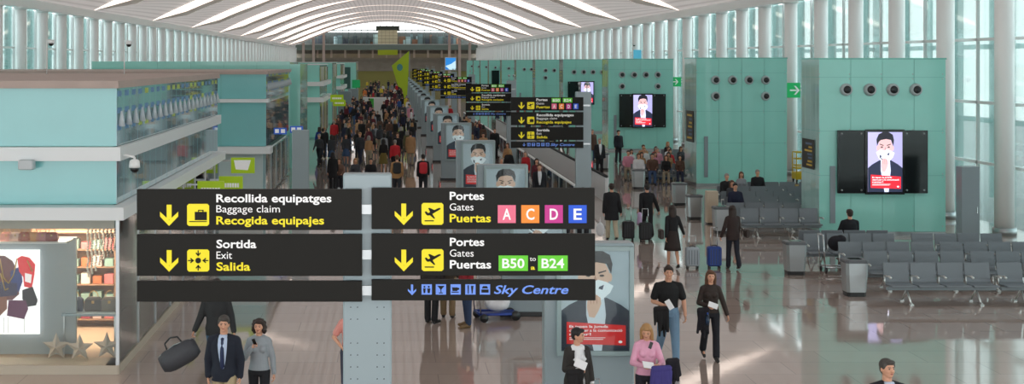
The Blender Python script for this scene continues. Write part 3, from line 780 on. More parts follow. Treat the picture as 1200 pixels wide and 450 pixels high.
# ---------------------------------------------------------------- exit signs
def exit_sign(x,y,z,w_,h_,lab):
    t = empty('exit_sign',(x,y,z),0,lab,'sign','green emergency exit signs on the right wall')
    MB().box(-w_/2,0,0,w_/2,.1,h_).build('light_box',mat('exit_green',(22,140,78),.4,emit=.5),t)
    a = MB(); c = h_/2; k = h_
    a.poly([(-.25*k,c-.055*k),(.2*k,c-.055*k),(.2*k,c+.055*k),(-.25*k,c+.055*k)],-.006,.005,0)
    a.poly([(.02*k,c+.30*k),(.14*k,c+.30*k),(.40*k,c),(.14*k,c-.30*k),(.02*k,c-.30*k),(.24*k,c)],-.008,.005,0)
    a.build('arrow',WTX,t)
    MB().box(w_/2,.03,h_*.7,max(.9,w_/2+.05),.07,h_*.8).build('bracket',WHT,t)
exit_sign(19.05,59.9,3.8,.62,.70,'green exit sign with white arrow beside the nearest teal kiosk')
exit_sign(18.95,84.2,3.85,.85,.62,'green exit sign with white arrow between the third and second kiosks')
# yellow work platform
t = empty('work_platform',(18.9,58.6,0),0,'small yellow work platform between the two nearest teal kiosks','work platform')
y_ = mat('machine_yellow',(232,190,40),.5); m_ = MB()
for sx in (-.22,.22):
    for sy in (-.3,.3): m_.tube([(sx,sy,.1),(sx,sy,1.35)],.025)
for z in (.75,1.05,1.35):
    for sy in (-.3,.3): m_.tube([(-.22,sy,z),(.22,sy,z)],.022)
    for sx in (-.22,.22): m_.tube([(sx,-.3,z),(sx,.3,z)],.022)
m_.build('guard_rail',y_,t); MB().cbox(-.26,-.34,.12,.26,.34,.45,.03).box(-.24,-.32,.6,.24,.32,.66).build('chassis',y_,t)
for sx in (-.2,.2):
    for sy in (-.25,.25): MB().cyl((sx-.03,sy,.07),(sx+.03,sy,.07),.07,n=12).build('wheel',DARK,t)
# ---------------------------------------------------------------- airport seats
SEATM = mat('seat_grey',(118,126,132),0.5); ARM = mat('arm_chrome',(206,208,206),.3,metal=.6)
def bench(n=4):
    t = empty('seat_bench'); P = .62
    prof_f = [(-.24,.415),(-.20,.435),(.10,.42),(.20,.44),(.235,.52),(.30,.88)]
    prof_b = [(.335,.875),(.275,.50),(.235,.405),(.10,.38),(-.20,.395),(-.235,.395)]
    loop = prof_f+prof_b
    for i in range(n):
        c = (i-(n-1)/2)*P; a = MB(); L = len(loop)
        a.add([(c-.285,y,z) for y,z in loop]+[(c+.285,y,z) for y,z in loop], [tuple(range(L-1,-1,-1)),tuple(range(L,2*L))]+[(k,(k+1)%L,L+(k+1)%L,L+k) for k in range(L)])
        o = a.build('seat',SEATM,t)
        MB().box(c-.285,.2,.444,c+.285,.206,.450).build('seam',DARK,o)
    for i in range(n+1):
        c = (i-n/2)*P; a = MB()
        a.tube([(c,.14,.40),(c,.16,.60),(c,-.16,.63),(c,-.20,.60)],.018,8).cyl((c,-.22,.61),(c,-.1,.63),.028,.024,8)
        a.build('armrest',ARM,t)
    MB().box(-n*P/2,-.02,.30,n*P/2,.06,.37).build('beam',GREY,t)
    for c in (-P*n/2+.45,P*n/2-.45):
        a = MB(); a.tube([(c,.02,.31),(c,-.22,.05),(c,-.28,.03)],.022).tube([(c,.02,.31),(c,.26,.05),(c,.32,.03)],.022)
        a.box(c-.04,-.30,0,c+.04,-.22,.03).box(c-.04,.26,0,c+.04,.34,.03); a.build('leg',ARM,t)
    return t
bp_ = bench(); used=False
def put_bench(x,y,lab,grp):
    global used
    if not used: used=True; bp_.location=(x,y,0); tag(bp_,lab,'bench',grp); return bp_
    return dup(bp_,(x,y,0),0,lab,grp)
B4 = 2.48
for r_,(y,x0,lb) in enumerate([(29.1,11.38,'front row'),(30.85,11.58,'second row'),(32.5,11.55,'third row'),(34.1,11.18,'back row')]):
    put_bench(x0+B4/2,y,'grey four-seat airport bench, left unit of the %s in the near right seating block'%lb,'benches of the near seating block')
    put_bench(x0+B4*1.5+(.12 if r_<3 else .42),y,'grey four-seat airport bench, right unit of the %s in the near right seating block'%lb,'benches of the near seating block')
    if 0<r_<3: put_bench(x0+B4*2.5+.24,y,'grey four-seat bench at far right of the %s in the near seating block'%lb,'benches of the near seating block')
B_ROWS = [(40,11.1),(41.6,11.1),(43.4,11.5),(45.3,11.9),(47.1,12.2),(48.8,13.2)]
for r_,(y,x0) in enumerate(B_ROWS):
    w_ = ['front','second','third','fourth','fifth','rearmost'][r_]
    put_bench(x0+B4/2,y,'grey airport bench in the %s row of the middle seating block left of nearest kiosk'%w_,'benches of the middle seating block')
    if r_>=2: put_bench(x0+B4*1.5+.12,y,'grey airport bench, right unit in the %s row of the middle seating block'%w_,'benches of the middle seating block')
for r_,(y,x0) in enumerate([(57.5,11.0),(59.4,10.9),(61.3,11.4),(63.4,12.4),(67,14.4)]):
    w_ = ['front','second','third','fourth','rearmost'][r_]
    put_bench(x0+B4/2,y,'grey airport bench in the %s row of the crowded far seating block'%w_,'benches of the far seating block')
# ---------------------------------------------------------------- litter bins
def bin_():
    t = empty('litter_bin')
    rr_ = lambda z,w_,d_: [Vector((x,y,z)) for x,y in ((-w_+.06,-d_),(w_-.06,-d_),(w_,-d_+.06),(w_,d_-.06),(w_-.06,d_),(-w_+.06,d_),(-w_,d_-.06),(-w_,-d_+.06))]
    MB().loft([rr_(.1,.23,.2),rr_(.5,.255,.22),rr_(.78,.26,.225)],True,0,False).build('bin_body',STEEL,t)
    MB().loft([rr_(.0,.22,.19),rr_(.1,.225,.195)],True,0,False).build('base',DARK,t)
    MB().loft([rr_(.78,.275,.24),rr_(.84,.275,.24),rr_(.86,.25,.21)],True,0,False).build('lid',mat('bin_lid',(96,100,104),.4),t)
    MB().box(-.14,-.12,.861,.14,.12,.868).build('opening',BLK,t)
    return t
o = put_bench(12.5,35.35,'grey airport bench turned away behind the back row, where the man in black sits','benches of the near seating block'); o.rotation_euler=(0,0,math.pi)
bn = bin_(); bins = [(11.0,30.1,'steel litter bin in front of the near seats, beside the seated man'),(10.55,33.1,'steel litter bin at the left corner of the near seating block'),
 (10.72,44.6,'steel litter bin left of the beige cabinet'),(11.2,49,'steel litter bin furthest left in front of the middle seats'),(10.72,41.0,'steel litter bin beside the woman with the blue suitcase'),
 (10.85,55.2,'large steel litter bin before the crowded seats'),(11.0,64.9,'steel litter bin at the back left of the crowded seats')]
for i,(x,y,l) in enumerate(bins):
    if i==0: bn.location=(x,y,0); tag(bn,l,'bin','steel litter bins among the seats')
    else: dup(bn,(x,y,0),0,l)
t = empty('information_cabinet',(11.0,43.3,0),0,'narrow beige cabinet at the left end of the middle seats','cabinet')
MB().cbox(-.19,-.15,.05,.19,.15,1.12,.015).build('cabinet_body',mat('cab_beige',(196,180,158),.5),t); MB().box(-.17,-.13,0,.17,.13,.05).build('plinth',DARK,t)
# ---------------------------------------------------------------- balustrade of the escalator well
t = empty('glass_balustrade',(6.75,0,0),0,'long glass balustrade with steel handrail behind the right-hand totems','balustrade')
MB().box(-.01,46,.08,.01,112,1.0).build('glass_pane',glass('rail_glass',(196,214,214),.8,.03,1.0),t)
MB().tube([(0,46,1.05),(0,112,1.05)],.05).build('handrail',WHT,t)
p=MB(); y=46.0
while y<112.1: p.box(-.03,y-.03,0,.03,y+.03,1.02); y+=2.0
p.build('post',STEEL,t); MB().box(-.15,46,0,.15,112,.1).build('kerb',PALE,t)
t = empty('escalator_balustrade',(8.6,0,0),0,'second sloping-looking white balustrade right of the glass one','balustrade')
MB().box(-.06,50,.0,.06,100,.95).build('side_panel',PALE,t); MB().tube([(0,50,1.0),(0,100,1.0)],.06).build('handrail',DARK,t)
# ---------------------------------------------------------------- tall flag banner and hanging light box
t = empty('flag_banner',(2.55,150,0),0,'lime green sail-shaped banner standing in the middle of the crowd','banner')
fm = mat('flag_lime',(176,204,40),.6); a = MB()
S = 150/F; fx = lambda u: (u-453)*S-2.55; fz = lambda v: CAMH-(v-72)*S
a.poly([(fx(479.5),fz(59.5)),(fx(459),fz(77)),(fx(466.5),fz(101)),(fx(471),fz(104)),(fx(476),fz(125)),(fx(478),fz(100))],-.02,.04,0)
a.build('sail',fm,t)
a = MB(); a.poly([(fx(465)+.35*math.cos(i*.52)*1.0+.35,fz(79)+.42*math.sin(i*.52)) for i in range(12)],-.03,.005,0); a.build('emblem',mat('flag_emblem',(80,150,150),.6),t)
MB().tube([(fx(479.5)+.03,0.0,.05),(fx(479.5)+.03,0,fz(60))],.035).cyl((fx(479.5),0,0),(fx(479.5),0,.06),.5,.45,20).build('pole',GREY,t)
t = empty('light_box_sign',(7.0,140,0),0,'blue and white square light box on a post above the far signs','light box')
MB().box(-.62,-.08,4.55,.62,.08,5.95).build('box_frame',WHT,t)
a = MB(); a.box(-.56,-.09,4.61,.56,-.08,5.89,0); a.poly([(-.56,5.0),(.1,5.25),(.56,5.6),(.56,4.61),(-.1,4.61)],-.094,.003,1); a.build('display',[mat('lb_blue',(40,130,210),.4,emit=.6),mat('lb_white',(190,226,240),.4,emit=.6)],t)
MB().box(-.06,-.06,0,.06,.06,4.6).build('post',STEEL,t)
t = empty('blue_tab_sign',(19.0,100,0),0,'small light-blue sign on the glass wall above the third kiosk','sign')
MB().box(.3,0,5.6,.9,.1,6.4).build('board',mat('tab_blue',(90,180,210),.5,emit=.3),t); MB().box(.9,.03,5.95,1.1,.07,6.0).build('bracket',WHT,t)
# ---------------------------------------------------------------- left-hand shops
def seams(mb, x0,x1,y,z0,z1,n,mi=0):
    w_ = (x1-x0)/n
    for i in range(n): mb.box(x0+i*w_+.007,y,z0,x0+(i+1)*w_-.007,y+.04,z1,mi)
FIN = mat('fin_glass',(168,206,214),0.05,coat=1.0,metal=0.2)
def shop_upper(t, x0, d, zt, zm0, zm1, zl0, zl1, xr=-4.75, npan=3, roof=True, sb=True):
    """upper storeys of a shop, front at y=0, right side face at x=xr"""
    MB().box(x0,.06,zl1-.02,xr-.06,d,zt-.12).build('core',TEAL2,t)
    a = MB(); seams(a,x0,xr,0,zm1+.01,zt-.13,npan); seams(a,x0,xr,0,zl1+.01,zm0-.01,npan); a.build('front_panel',TEALB,t)
    a = MB().box(x0,-.14,zm0,xr+.10,.0,zm1); a.box(xr,0,zm0,xr+.10,d if sb else .5,zm1); a.build('middle_band',PALE,t)
    a = MB().box(x0,-.45,zl0,xr+.22,.0,zl1); a.box(xr,0,zl0,xr+.22,d if sb else .5,zl1); a.build('canopy_band',PALE,t)
    if roof: MB().box(x0,-.12,zt-.13,xr+.06,d,zt).build('roof',mat('roof_pinkish',(178,160,152),.6,noise=.15,nscale=2),t)
    a = MB(); n = max(6,int(d/.62)); w_ = d/n
    for i in range(n):
        for z0,z1 in ((zm1+.01,zt-.13),(zl1+.01,zm0-.01)): a.box(xr-.06,i*w_+.015,z0,xr,(i+1)*w_-.015,z1)
    a.build('side_glazing',FIN,t)
    a = MB(); r_ = random.Random(int(d*10))
    for i in range(n):
        y_ = i*w_+.1
        for z in (zm1+.28,zm1+.58,zm1+.88): a.box(xr,y_,z,xr+.006,y_+w_*.5,z+.10,r_.choice((0,1,1)))
    a.build('side_reflections',[mat('reflection_lime',(176,196,90),.5),mat('reflection_blue',(96,140,180),.5)],t)  # coloured bars painted on as reflections of signage in the glazing
    for i in range(0,n): MB().cyl((xr+.05,i*w_+.2,zm1+.35),(xr+.05,i*w_+.2,zm1+.62),.07,.015,8).build('reflection_cone',mat('reflection_pale',(196,204,210),.35),t)  # added pale cones imitating reflections of pylons and totems; not lamps
    return t
Y1 = 22.5
t = empty('shop_unit',(0,Y1,0),0,'teal two-storey shop with lit window display filling the left foreground','shop')
shop_upper(t,-14.5,13.5,5.16,3.76,4.0,2.76,2.98,npan=4)
# lower storey
MB().box(-14.5,-.02,0,-4.72,.6,.16).box(-4.95,0,0,-4.70,13.5,.16).build('window_plinth',mat('plinth_stone',(190,180,164),.5),t)
a = MB().box(-14.5,.03,.16,-4.95+.22,.05,2.76); a.build('shop_window',glass('shop_glass',(246,249,248),.98,.01,.6),t)
MB().box(-4.74,.05,.16,-4.72,13.5,2.76).build('side_window',glass('shop_glass2',(190,214,214),.75,.02,1.2),t)
a = MB().box(-4.76,.0,.16,-4.70,.06,2.76)
for i in range(1,8): a.box(-4.75,i*1.8,.16,-4.70,i*1.8+.05,2.76)
a.build('window_frame',STEEL,t)
MB().box(-14.5,.06,2.55,-4.8,13.4,2.74).build('shop_ceiling',mat('shop_ceiling',(206,196,182),.7),t)
MB().box(-14.5,13.2,0,-4.8,13.5,2.76).box(-14.5,6.4,.0,-5.6,6.5,2.55).build('back_wall',mat('shop_back',(196,166,140),.7),t)
MB().box(-14.5,.06,0.005,-4.8,13.2,.15).build('shop_floor',mat('shop_floor',(190,164,140),.4),t)
MB().box(-9.5,.9,.15,-5.68,1.0,2.28).build('display_partition',mat('display_grey',(172,182,186),.6),t)
a = MB()
for i in range(5): a.cyl((-13+i*1.9,2.5,2.50),(-13+i*1.9,2.5,2.55),.14,n=16)
a.build('downlight',mat('downlight',(255,232,196),.5,emit=8),t)
for i in range(2):
    L = bpy.data.lights.new('shop_lamp','AREA'); L.energy = 110; L.color=(1,.80,.6); L.shape='RECTANGLE'; L.size=1.6; L.size_y=2.6
    lo = bpy.data.objects.new('shop_lamp',L); col.objects.link(lo); lo.location=(-6.2-2.4*i,2.4 if i==0 else .5,2.49); lo.parent=t; lo.data.energy = (150,190)[i]
    if i: L.size=2.5; L.size_y=.4
# poster with bags in the window
t = empty('window_poster',(-6.62,Y1+.86,0),0,'white window poster showing a heap of red, navy and brown bags','poster')
def w2(u,v): return ((u-453)*23.3/F+6.62, CAMH-(v-72)*23.3/F)
z1_ = w2(0,293)[1]; z0_ = w2(0,392)[1]
MB().box(-1.1,-.03,z0_,w2(46,0)[0],0,z1_).build('board',mat('poster_white',(244,240,240),.5,emit=.7),t)  # emission added so the board looks bright behind the glass
def blob(pts,y,mi,a): a.poly([w2(u,v) for u,v in pts],y,.004,mi)
a = MB()
blob([(-12,300),(5,300),(14,306),(20,318),(22,345),(14,352),(-12,352)],-.036,0,a)
blob([(12,318),(24,312),(26,330),(22,342),(12,340)],-.042,1,a)
blob([(20,303),(25,300),(34,302),(41,310),(40,322),(37,338),(28,336),(27,325),(22,318)],-.045,2,a)
blob([(29,320),(37,322),(36,332),(29,330)],-.05,3,a)
blob([(26,340),(38,336),(44,352),(42,358),(30,360),(26,350)],-.052,4,a)
blob([(-12,345),(8,345),(8,362),(-4,374),(-12,374)],-.055,5,a)
blob([(10,352),(30,352),(33,362),(28,374),(8,370)],-.057,6,a)
blob([(0,330),(20,332),(20,346),(0,348)],-.06,7,a)
for p_ in ([(0,303),(4,325),(10,332),(16,322),(20,303)],[(1,320),(6,340),(10,338)],[(32,305),(38,318)]): a.tube([ (w2(u,v)[0],-.064,w2(u,v)[1]) for u,v in p_],.012,6,8)
for u in (4,9,28): a.box(w2(u,0)[0],-.034,z0_+.02,w2(u,0)[0]+.008,-.031,w2(0,372)[1],9)
a.build('print',[mat('bp0',(92,56,58),.6,emit=.5),mat('bp1',(44,56,104),.6,emit=.5),mat('bp2',(204,48,54),.6,emit=.5),mat('bp3',(236,226,226),.6,emit=.5),mat('bp4',(34,32,38),.6,emit=.5),mat('bp5',(112,72,58),.6,emit=.5),mat('bp6',(80,36,66),.6,emit=.5),mat('bp7',(40,38,64),.6,emit=.5),mat('bp8',(214,178,96),.5),mat('bp9',(170,166,164),.6)],t)  # bag colours also given emission to lift them from the dim window
# upper shelf with pink bags
t = empty('window_shelf',(-7.5,Y1+.5,0),0,'narrow lit shelf across the top of the shop window','shelf')
MB().box(-1.9,-.12,2.24,1.78,.38,2.27).build('board',WHT,t)
def handbag():
    t = empty('handbag'); a = MB()
    a.loft([[Vector((x,y,z)) for x,y in ((-w_,-d_),(w_,-d_),(w_,d_),(-w_,d_))] for w_,d_,z in ((.10,.05,0),(.11,.055,.03),(.10,.045,.13),(.07,.02,.16))],True,0,False)
    a.build('bag_body',mat('bag_pink',(206,140,130),.5),t)
    MB().tube([(.055*math.cos(k*.39),0,.155+.075*math.sin(k*.39)) for k in range(9)],.006,6).build('handle',mat('bag_gold',(190,150,90),.35,metal=.5),t)
    MB().box(-.015,-.058,.09,.015,-.045,.12).build('clasp',mat('bag_gold',(190,150,90)),t)
    return t
hb_ = handbag(); cs = [((206,140,130),'pink'),((226,190,176),'pale pink'),((176,90,60),'rust brown'),((214,150,90),'tan'),((196,120,120),'rose'),((150,60,50),'dark red')]
for i in range(6):
    x = at(8+10.6*i,0,23).x; lab = '%s handbag on the high window shelf, number %s from the left'%(cs[i][1],['one','two','three','four','five','six'][i])
    lab = '%s handbag on the high shelf of the shop window'%cs[i][1]
    o = hb_ if i==0 else copy_tree(hb_); o.location=(x,Y1+.5,2.275); tag(o,lab,'handbag','handbags on the high window shelf')
    ch = [c for c in o.children if c.name.startswith('bag_body')][0]; ch.material_slots[0].link='OBJECT'; ch.material_slots[0].material = mat('bag_c%d'%i,cs[i][0],.5)
# merchandise rack further in
t = empty('shop_rack',(-6.3,Y1+3.2,0),0,'tall rack of pink and pastel goods inside the lit shop','rack')
a = MB(); a.box(-.85,.35,.15,.85,.38,2.2,0)
for z in (.3,.65,1.0,1.35,1.7,2.05): a.box(-.85,0,z,.85,.36,z+.02,0)
for x in (-.85,.83): a.box(x,0,.15,x+.03,.36,2.2,0)
a.build('rack_frame',mat('rack_wood',(150,116,92),.6),t)
pc = [((214,120,120),'rose'),((232,196,190),'blush'),((170,70,90),'plum'),((140,170,160),'sage'),((230,220,210),'cream'),((186,110,70),'copper')]
pk = MB().cbox(-.09,-.1,0,.09,.1,.2,.01).build('gift_box',mat('gb0',pc[0][0],.5))
bxm = [mat('gb%d'%i,c[0],.5) for i,c in enumerate(pc)]; q=0
for zi,z in enumerate((.32,.67,1.02,1.37,1.72)):
    for j in range(7):
        o = pk if q==0 else pk.copy()
        if q: col.objects.link(o)
        c = (j*5+zi*3+j*zi)%6
        o.location=(-6.3-.7+.235*j,Y1+3.36,z); o.scale=(1,1,.7+.5*((j*7+zi*3)%5)/5); o.material_slots[0].link='OBJECT'; o.material_slots[0].material=bxm[c]
        tag(o,'%s gift box on the %s shelf of the rack inside the shop'%(pc[c][1],['lowest','second lowest','middle','second highest','highest'][zi]),'box','gift boxes on the rack inside the shop'); q+=1
# necklaces hanging, bright
nk = None
for i in range(9):
    x = at(103+4.6*i,0,23.2+.08*i).x; L = .75-.05*(i%4)+(.25 if i<4 else 0)
    a = MB(); n_ = int(L/.045)
    for k in range(n_): a.ell((0.01*math.sin(k),0,2.50-.045*k),(.024,.024,.023),8,6)
    o = a.build('bead_strand',mat('bead_bright',(255,246,230),.1,coat=1) if i<5 else mat('bead_mix',(150,140,128),.2,metal=.4)); o.location=(x,Y1+.7+.08*i,.05)
    tag(o,('bright white bead strand hanging in the shop window corner' if i<5 else 'dull metallic bead strand hanging beside the white bead strands'),'necklace','bead strands in the window corner' if i<5 else 'metallic strands in the window corner')
# low shelf with dark bags and star ornaments
t = empty('display_table',(-5.42,Y1+1.1,0),0,'low display ledge in the shop window corner','table')
MB().box(-.5,-.3,.86,.52,.3,.9).build('table_top',mat('ledge_glass',(150,170,180),.2),t)
for sx in (-.46,.47):
    for sy in (-.27,.27): MB().box(sx-.015,sy-.015,.15,sx+.015,sy+.015,.86).build('leg',STEEL,t)
for i,(x,c,l) in enumerate(((-5.75,(50,62,84),'dark blue shoulder bag on the window ledge'),(-5.4,(64,60,58),'charcoal shoulder bag on the window ledge'),(-5.1,(120,110,98),'grey-brown shoulder bag on the window ledge'))):
    o = copy_tree(hb_); o.location=(x,Y1+1.1,.905); o.scale=(1.5,1.3,1.6); tag(o,l,'handbag'); o['group']='bags on the window ledge'
    ch = [k for k in o.children if k.name.startswith('bag_body')][0]; ch.material_slots[0].link='OBJECT'; ch.material_slots[0].material = mat('bag_d%d'%i,c,.5)
def star():
    a = MB(); pts=[]
    for k in range(10): r_ = .26 if k%2==0 else .11; pts.append((r_*math.sin(k*math.pi/5),.26*.81+r_*math.cos(k*math.pi/5)))
    vs = [(x,0,z) for x,z in pts]+[(0,-.08,.21),(0,.08,.21)]
    fs = [(i,10,(i+1)%10) for i in range(10)]+[((i+1)%10,11,i) for i in range(10)]
    return a.add(vs,fs)
so = star().build('star_ornament',mat('star_silver',(200,186,172),.4))
for i,(x,y,l) in enumerate(((-5.95,.55,'silver faceted star ornament on the shop window floor, left one'),(-5.5,.45,'silver faceted star ornament on the shop window floor, middle one'),(-5.05,.6,'silver faceted star ornament at the shop window corner'))):
    o = so if i==0 else so.copy()
    if i: col.objects.link(o)
    o.location=(x,Y1+y,.152); tag(o,l,'ornament','star ornaments in the window')
# CCTV
def dome(x,y,z,lab,arm=(0,0,.1)):
    t = empty('security_camera',(x,y,z),0,lab,'security camera')
    MB().cyl((0,0,.02),(0,0,.12),.10,.09,16).ell((0,0,.12),(.09,.09,.05),16,8).build('housing',WHT,t)
    MB().ell((0,0,.0),(.078,.078,.075),16,10).build('dome',BLK,t)
    MB().tube([(0,0,.13),(0,0,.2),arm],.02).build('bracket',WHT,t)
dome(-4.42,Y1-.05,3.62,'white dome security camera on the corner of the near shop',(-.2,.05,.24))
o = MB().cbox(-.13,-.1,0,.13,.1,.17,.02).build('junction_box',mat('jb',(190,196,200),.4)); o.location=(at(36,0,Y1).x,Y1-.25,3.62); tag(o,'small grey box under the white band of the near shop','box')
# lime blade signs
def blade(x,y,z,w_,h_,lab,i):
    t = empty('lime_sign',(x,y,z),0,lab,'sign','lime green blade signs along the left shops')
    MB().box(0,0,0,w_,.1,h_).build('sign_box',mat('lime_sign',(160,192,20),.45,emit=.15),t)
    a = MB()
    if i==0: a.poly([(w_*.12,h_*.85),(w_*.85,h_*.85),(w_*.72,h_*.2),(w_*.2,h_*.25)],-.006,.004)
    else:
        for q_ in range(7): a.poly([(w_*(.14+.105*q_),h_*.62),(w_*(.22+.105*q_),h_*.62),(w_*(.22+.105*q_),h_*.38),(w_*(.14+.105*q_),h_*.38)],-.006,.004)
    a.build('print',WTX,t)
    MB().box(-.25,.03,h_*.75,0,.07,h_*.85).build('bracket',STEEL,t)
blade(-4.52,37.2,2.25,.68,.45,'lime green blade sign with white shape, furthest along the near shop',0)
blade(-4.40,33.6,2.02,.62,.46,'lime green blade sign with white lettering below the shop band',1)
blade(-4.42,29.9,2.30,.62,.40,'lime green blade sign nearest the camera, just above the big sign',1)
blade(-4.3,98,2.4,1.0,.55,'distant lime green blade sign beside the far left shops',1)
blade(-4.3,103,1.9,1.0,.5,'lower of the two distant lime green blade signs',1)
# shop 2
t = empty('shop_unit',(0,50.5,0),0,'teal shop behind the near one, with tall glazed side','shop')
shop_upper(t,-19,12.5,5.12,3.88,4.02,1.88,2.15,npan=8,sb=False)
MB().box(-19,.1,0,-4.9,12.4,1.9).build('lower_storey',mat('lower_pale',(186,204,206),.3),t)
a = MB()
for i in range(14): a.box(-4.9,.2+i*.88,.1,-4.78,.2+i*.88+.8,1.86,i%3)
a.build('lower_glazing',[FIN,mat('lg1',(150,150,130),.15),mat('lg2',(190,206,208),.1)],t)
# shop 3 (tall, long parapet)
t = empty('shop_unit',(0,66,0),0,'taller teal shop whose long parapet runs left above the others','shop')
MB().box(-15.2,0,0,-4.98,6,4.9).build('core',TEAL2,t)
a = MB(); seams(a,-15.2,-4.98,-.05,5.0,5.5,6); seams(a,-15.2,-4.98,-.05,.15,4.95,6); a.build('front_panel',TEAL,t)
MB().box(-4.98,-.05,.0,-4.45,6,5.36).build('corner_pier',TEAL,t); MB().box(-15.2,0,4.9,-4.98,6,5.45).build('parapet',TEAL2,t)
# shops further down
def far_shop(y,d,xr,zt,lab,bands=True,dark=False):
    t = empty('shop_unit',(0,y,0),0,lab,'shop')
    MB().box(-12,.05,0,xr-.05,d,zt-.1).build('core',TEAL2,t)
    a = MB(); seams(a,-12,xr,0,.1,zt-.05,5); a.build('front_panel',TEAL,t)
    MB().box(-12,-.05,zt-.06,xr+.05,d,zt).build('roof',PALE,t)
    if bands:
        MB().box(-12,-.3,3.75,xr+.3,0,4.05).box(xr,0,3.75,xr+.3,d,4.05).build('middle_band',WHT,t)
        MB().box(-12,-.3,2.6,xr+.3,0,2.95).box(xr,0,2.6,xr+.3,d,2.95).build('canopy_band',WHT,t)
    a = MB(); r_ = random.Random(int(y)); n = int(d/1.2)
    for i in range(n): a.box(xr,.1+i*1.2,.2,xr+.04,1.2+i*1.2,2.5,r_.randrange(4)); a.box(xr,.1+i*1.2,4.1,xr+.04,1.2+i*1.2,zt-.2,r_.randrange(4))
    a.build('side_glazing',[FIN,mat('fs1',(176,170,100),.3),mat('fs2',(120,150,150),.2),mat('fs3',(196,190,180),.3)],t)
    if dark: MB().box(xr-3.0,-.06,1.2,xr-.9,0,4.6).build('dark_poster',mat('dark_green_poster',(48,92,88),.4),t)
    return t
far_shop(91,12,-4.75,5.3,'white-banded teal shop beyond the tall teal pier')
far_shop(112,10,-4.75,5.45,'plain teal shop beyond the white-banded shop',False)
far_shop(132,12,-4.75,5.3,'distant teal shop with pale roof line',True)
far_shop(200,14,-4.75,5.4,'distant teal shop with large dark green poster on its front',False,True)
# grey slab with blue signs
t = empty('grey_slab',(at(352,0,47).x,47,0),0,'pale grey-blue upright slab beside the second shop','information slab')
MB().cbox(-.31,0,0,.31,.25,2.98,.015).build('slab_body',GREYB,t); MB().box(-.33,-.02,0,.33,.27,.08).build('plinth',STEEL,t)
def blue_sign(x,y,z,w_,lab):
    t = empty('blue_sign',(x,y,z),0,lab,'sign','small blue signs left of the crowd')
    MB().box(0,0,0,w_,.05,.25).build('board',mat('blue_sign',(40,90,190),.5,emit=.2),t)
    a = MB(); a.poly([(.05,.05),(.2,.05),(.2,.2),(.05,.2)],-.004,.003); a.poly([(w_-.22,.05),(w_-.06,.05),(w_-.06,.2),(w_-.22,.2)],-.004,.003); a.build('print',WTX,t)
blue_sign(at(340,0,47.4).x,47.3,2.86,.48,'small blue sign at the top of the grey slab'); 
blue_sign(at(320,0,49.6).x,49.9,2.66,.5,'small blue sign in front of the tall glazed shop side')
# counters in the crowd
t = empty('service_counter',(-1.0,140,0),0,'white promotional counter in the crowd','counter')
MB().cbox(-1.6,0,0,1.4,.9,1.55,.03).build('counter_body',mat('counter_white',(226,232,232),.5),t)
MB().box(-.9,-.02,.1,-.4,0,1.45).build('green_stripe',mat('cgreen',(70,190,70),.5),t)
for (x,y,w_,h_,l) in ((-5.3+1.2,125,1.3,2.6,'tall grey partition beside the distant left shops'),(-3.9,150,1.2,2.3,'grey partition beyond the other partition at left')):
    o = MB().cbox(-w_/2,0,0,w_/2,.3,h_,.03).build('partition',GREY); o.location=(x,y,0); tag(o,l,'partition')
o = MB().cyl((0,0,0),(0,0,.04),.4,n=16).tube([(0,0,0),(0,0,3.2)],.05).box(-.5,-.05,2.2,.5,.05,3.2).build('green_board',mat('green_board',(20,140,80),.5,emit=.2)); o.location=(-3.8,160,0); tag(o,'green board on a post above the crowd at the left shops','sign')
for (u,v,Y,zb,l) in ((60,51,34,5.16,'small security camera on a thin pole above the near shop roof, left one'),(151,52,34,5.16,'small security camera on a thin pole above the near shop roof, right one'),(743,53,79.8,5.67,'tiny security camera on a pole above the third teal kiosk')):
    q = at(u,v,Y); t = empty('security_camera',(q.x,q.y,zb),0,l,'security camera')
    MB().tube([(-.12,0,0),(-.12,0,q.z-zb+.1),(0,0,q.z-zb+.1)],.015).build('pole',WHT,t); MB().cyl((0,0,q.z-zb),(0,0,q.z-zb+.1),.09,.08,14).build('housing',WHT,t); MB().ell((0,0,q.z-zb),(.07,.07,.07),14,8).build('dome',BLK,t)
# small cameras on the walls
for i,(u,v,Y,l) in enumerate(((345,76,63,'small security camera on a pole above the second shop'),)):
    pass
# ---------------------------------------------------------------- luggage
def suitcase(body=(30,32,36), w_=.36, h_=.52, d_=.22, hl=.42):
    t = empty('suitcase')
    MB().cbox(-w_/2,-d_/2,.07,w_/2,d_/2,.07+h_,.035).build('shell',mat('case_%d_%d_%d'%body,body,.5),t)
    a = MB()
    for k in (-.3,-.1,.1,.3): a.box(w_*k-.006,-d_/2-.006,.12,w_*k+.006,-d_/2+.001,h_).box(w_*k-.006,d_/2-.001,.12,w_*k+.006,d_/2+.006,h_)
    a.build('ribs',DARK,t)
    MB().tube([(-.09,0,h_+.05),(-.09,0,h_+.07+hl),(.09,0,h_+.07+hl),(.09,0,h_+.05)],.010,8).build('handle',CHROME,t)
    MB().tube([(-.07,0,h_+.06),(-.05,0,h_+.10),(.05,0,h_+.10),(.07,0,h_+.06)],.012,8).build('carry_grip',DARK,t)
    for sx in (-1,1):
        for sy in (-1,1): MB().cyl((sx*(w_/2-.05)-.015,sy*(d_/2-.04),.035),(sx*(w_/2-.05)+.015,sy*(d_/2-.04),.035),.035,n=12).build('wheel',DARK,t)
    return t
def put(o,x,y,rz,lab,cat='suitcase',group=None,z=0): o.location=(x,y,z); o.rotation_euler=(0,0,R(rz)); return tag(o,lab,cat,group)
